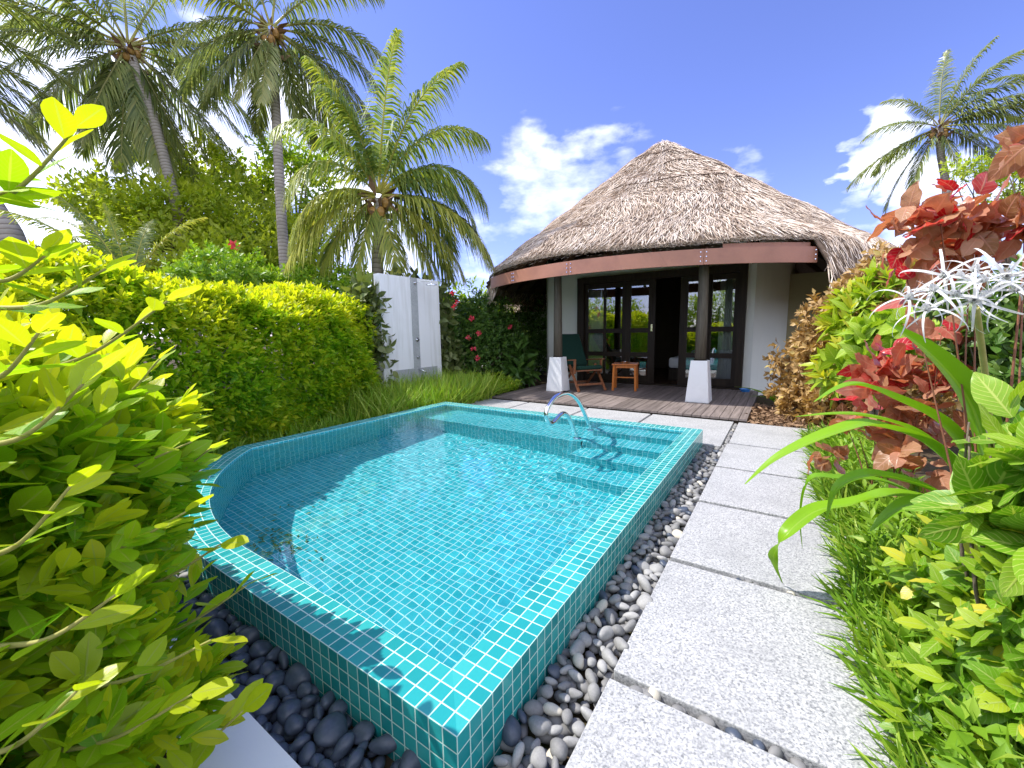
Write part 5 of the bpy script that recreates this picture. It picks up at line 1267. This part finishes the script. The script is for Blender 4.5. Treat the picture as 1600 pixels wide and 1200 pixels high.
topl = scatter(5000, strip, .026, .050, -.022, .86)+scatter(5000, front_bed, .030, .062, -.028, .86)+scatter(1500, round_bed, .025, .04, -.02, .86)
gap = [(random.uniform(-.5, .4), yy+random.uniform(-.01, .01), random.uniform(.022, .034), -.03) for yy in ys for _ in range(13)]+[(random.uniform(-.58, -.545), random.uniform(5.75, 7.3), random.uniform(.02, .03), -.025) for _ in range(60)]
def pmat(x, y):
    dark = y < .87 and -3.1 < x < -.70  # pebbles of the front bed take the shade-darkened colour
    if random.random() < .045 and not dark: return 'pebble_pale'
    return 'pebble_shade_dark' if dark or random.random() < .06 else 'pebble'
def prot(): return (random.gauss(0, .30), random.gauss(0, .30), random.uniform(0, 6.28))
topl.sort(key=lambda p: -(p[2]/math.dist((p[0], p[1], 0), (0, 0, 1.5))))
def vis(p):
    d = np.array([p[0], p[1], 0])-EYE; zc = d @ CF; return zc > .1 and abs(d @ CR/zc) < 1.26 and abs(d @ CU/zc) < .945
cand = [p for p in topl if vis(p)]; ind = cand[:290]; ids = set(id(p) for p in ind)
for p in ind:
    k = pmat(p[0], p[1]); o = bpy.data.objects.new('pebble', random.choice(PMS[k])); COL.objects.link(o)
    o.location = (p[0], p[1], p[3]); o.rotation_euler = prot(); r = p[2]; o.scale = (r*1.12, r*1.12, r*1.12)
    if k == 'pebble_shade_dark': tag(o, 'pebble tinted dark blue-grey for shade in the bed between kerb and pool front', 'pebble', 'dark pebbles in the front bed')
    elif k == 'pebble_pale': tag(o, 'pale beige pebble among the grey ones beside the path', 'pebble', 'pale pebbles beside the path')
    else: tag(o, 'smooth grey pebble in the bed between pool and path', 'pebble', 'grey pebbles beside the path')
VV = []; FF = []; MI = []; n0 = 0
def small_mesh(i):
    bm = bmesh.new(); bmesh.ops.create_icosphere(bm, subdivisions=2, radius=1); r = random.Random(i)
    for v in bm.verts:
        p = v.co; kk = 1+.13*math.sin(2.1*p.x+i)+.1*math.sin(2.6*p.y+i*2); v.co = Vector((p.x*kk, p.y*kk*.74, p.z*kk*.55))
    V = np.array([v.co[:] for v in bm.verts]); F = np.array([[v.index for v in f.verts] for f in bm.faces]); bm.free(); return V, F
SM = [small_mesh(i) for i in range(6)]
from mathutils import Euler
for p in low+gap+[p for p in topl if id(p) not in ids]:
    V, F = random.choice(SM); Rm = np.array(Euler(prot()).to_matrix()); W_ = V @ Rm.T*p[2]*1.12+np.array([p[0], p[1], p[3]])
    VV.append(W_); FF.append(F+n0); n0 += len(V); MI += [{'pebble': 0, 'pebble_pale': 1, 'pebble_shade_dark': 2}[pmat(p[0], p[1])]]*len(F)
me = bpy.data.meshes.new('pebbles'); me.from_pydata(np.concatenate(VV).tolist(), [], np.concatenate(FF).tolist())
me.polygons.foreach_set('use_smooth', np.ones(len(me.polygons), bool))
o = link('pebbles', me, [M['pebble'], M['pebble_pale'], M['pebble_shade_dark']]); me.polygons.foreach_set('material_index', np.array(MI, np.int32))
tag(o, 'the many smaller pebbles filling the bed round the pool and the path joints', 'pebbles', kind='stuff')

# leaves that have sunk to the pool floor by the curved wall
L = Leaves(); n = 100
c = np.array([-3.55, 1.64]); xy = c+rng.normal(0, 1, (n, 2))*np.array([.20, .09]); xy[:16] = np.array([-4.0, 1.9])+rng.normal(0, .25, (16, 2))
L.add(T_LAN2, np.concatenate([xy, np.full((n, 1), FLOOR+.012)+rng.uniform(0, .02, (n, 1))], 1), rand_dir(n)*np.array([1, 1, .15]), UPV+rng.normal(0, .3, (n, 3)), rng.uniform(.03, .065, n), rng.uniform(.2, 1, n))
o = L.build('sunken_leaves', M['vine_leaf']); tag(o, 'patch of dead leaves and debris sunk on the pool floor by the curved wall', 'leaf litter', kind='stuff')
o.cycles.is_caustics_receiver = True
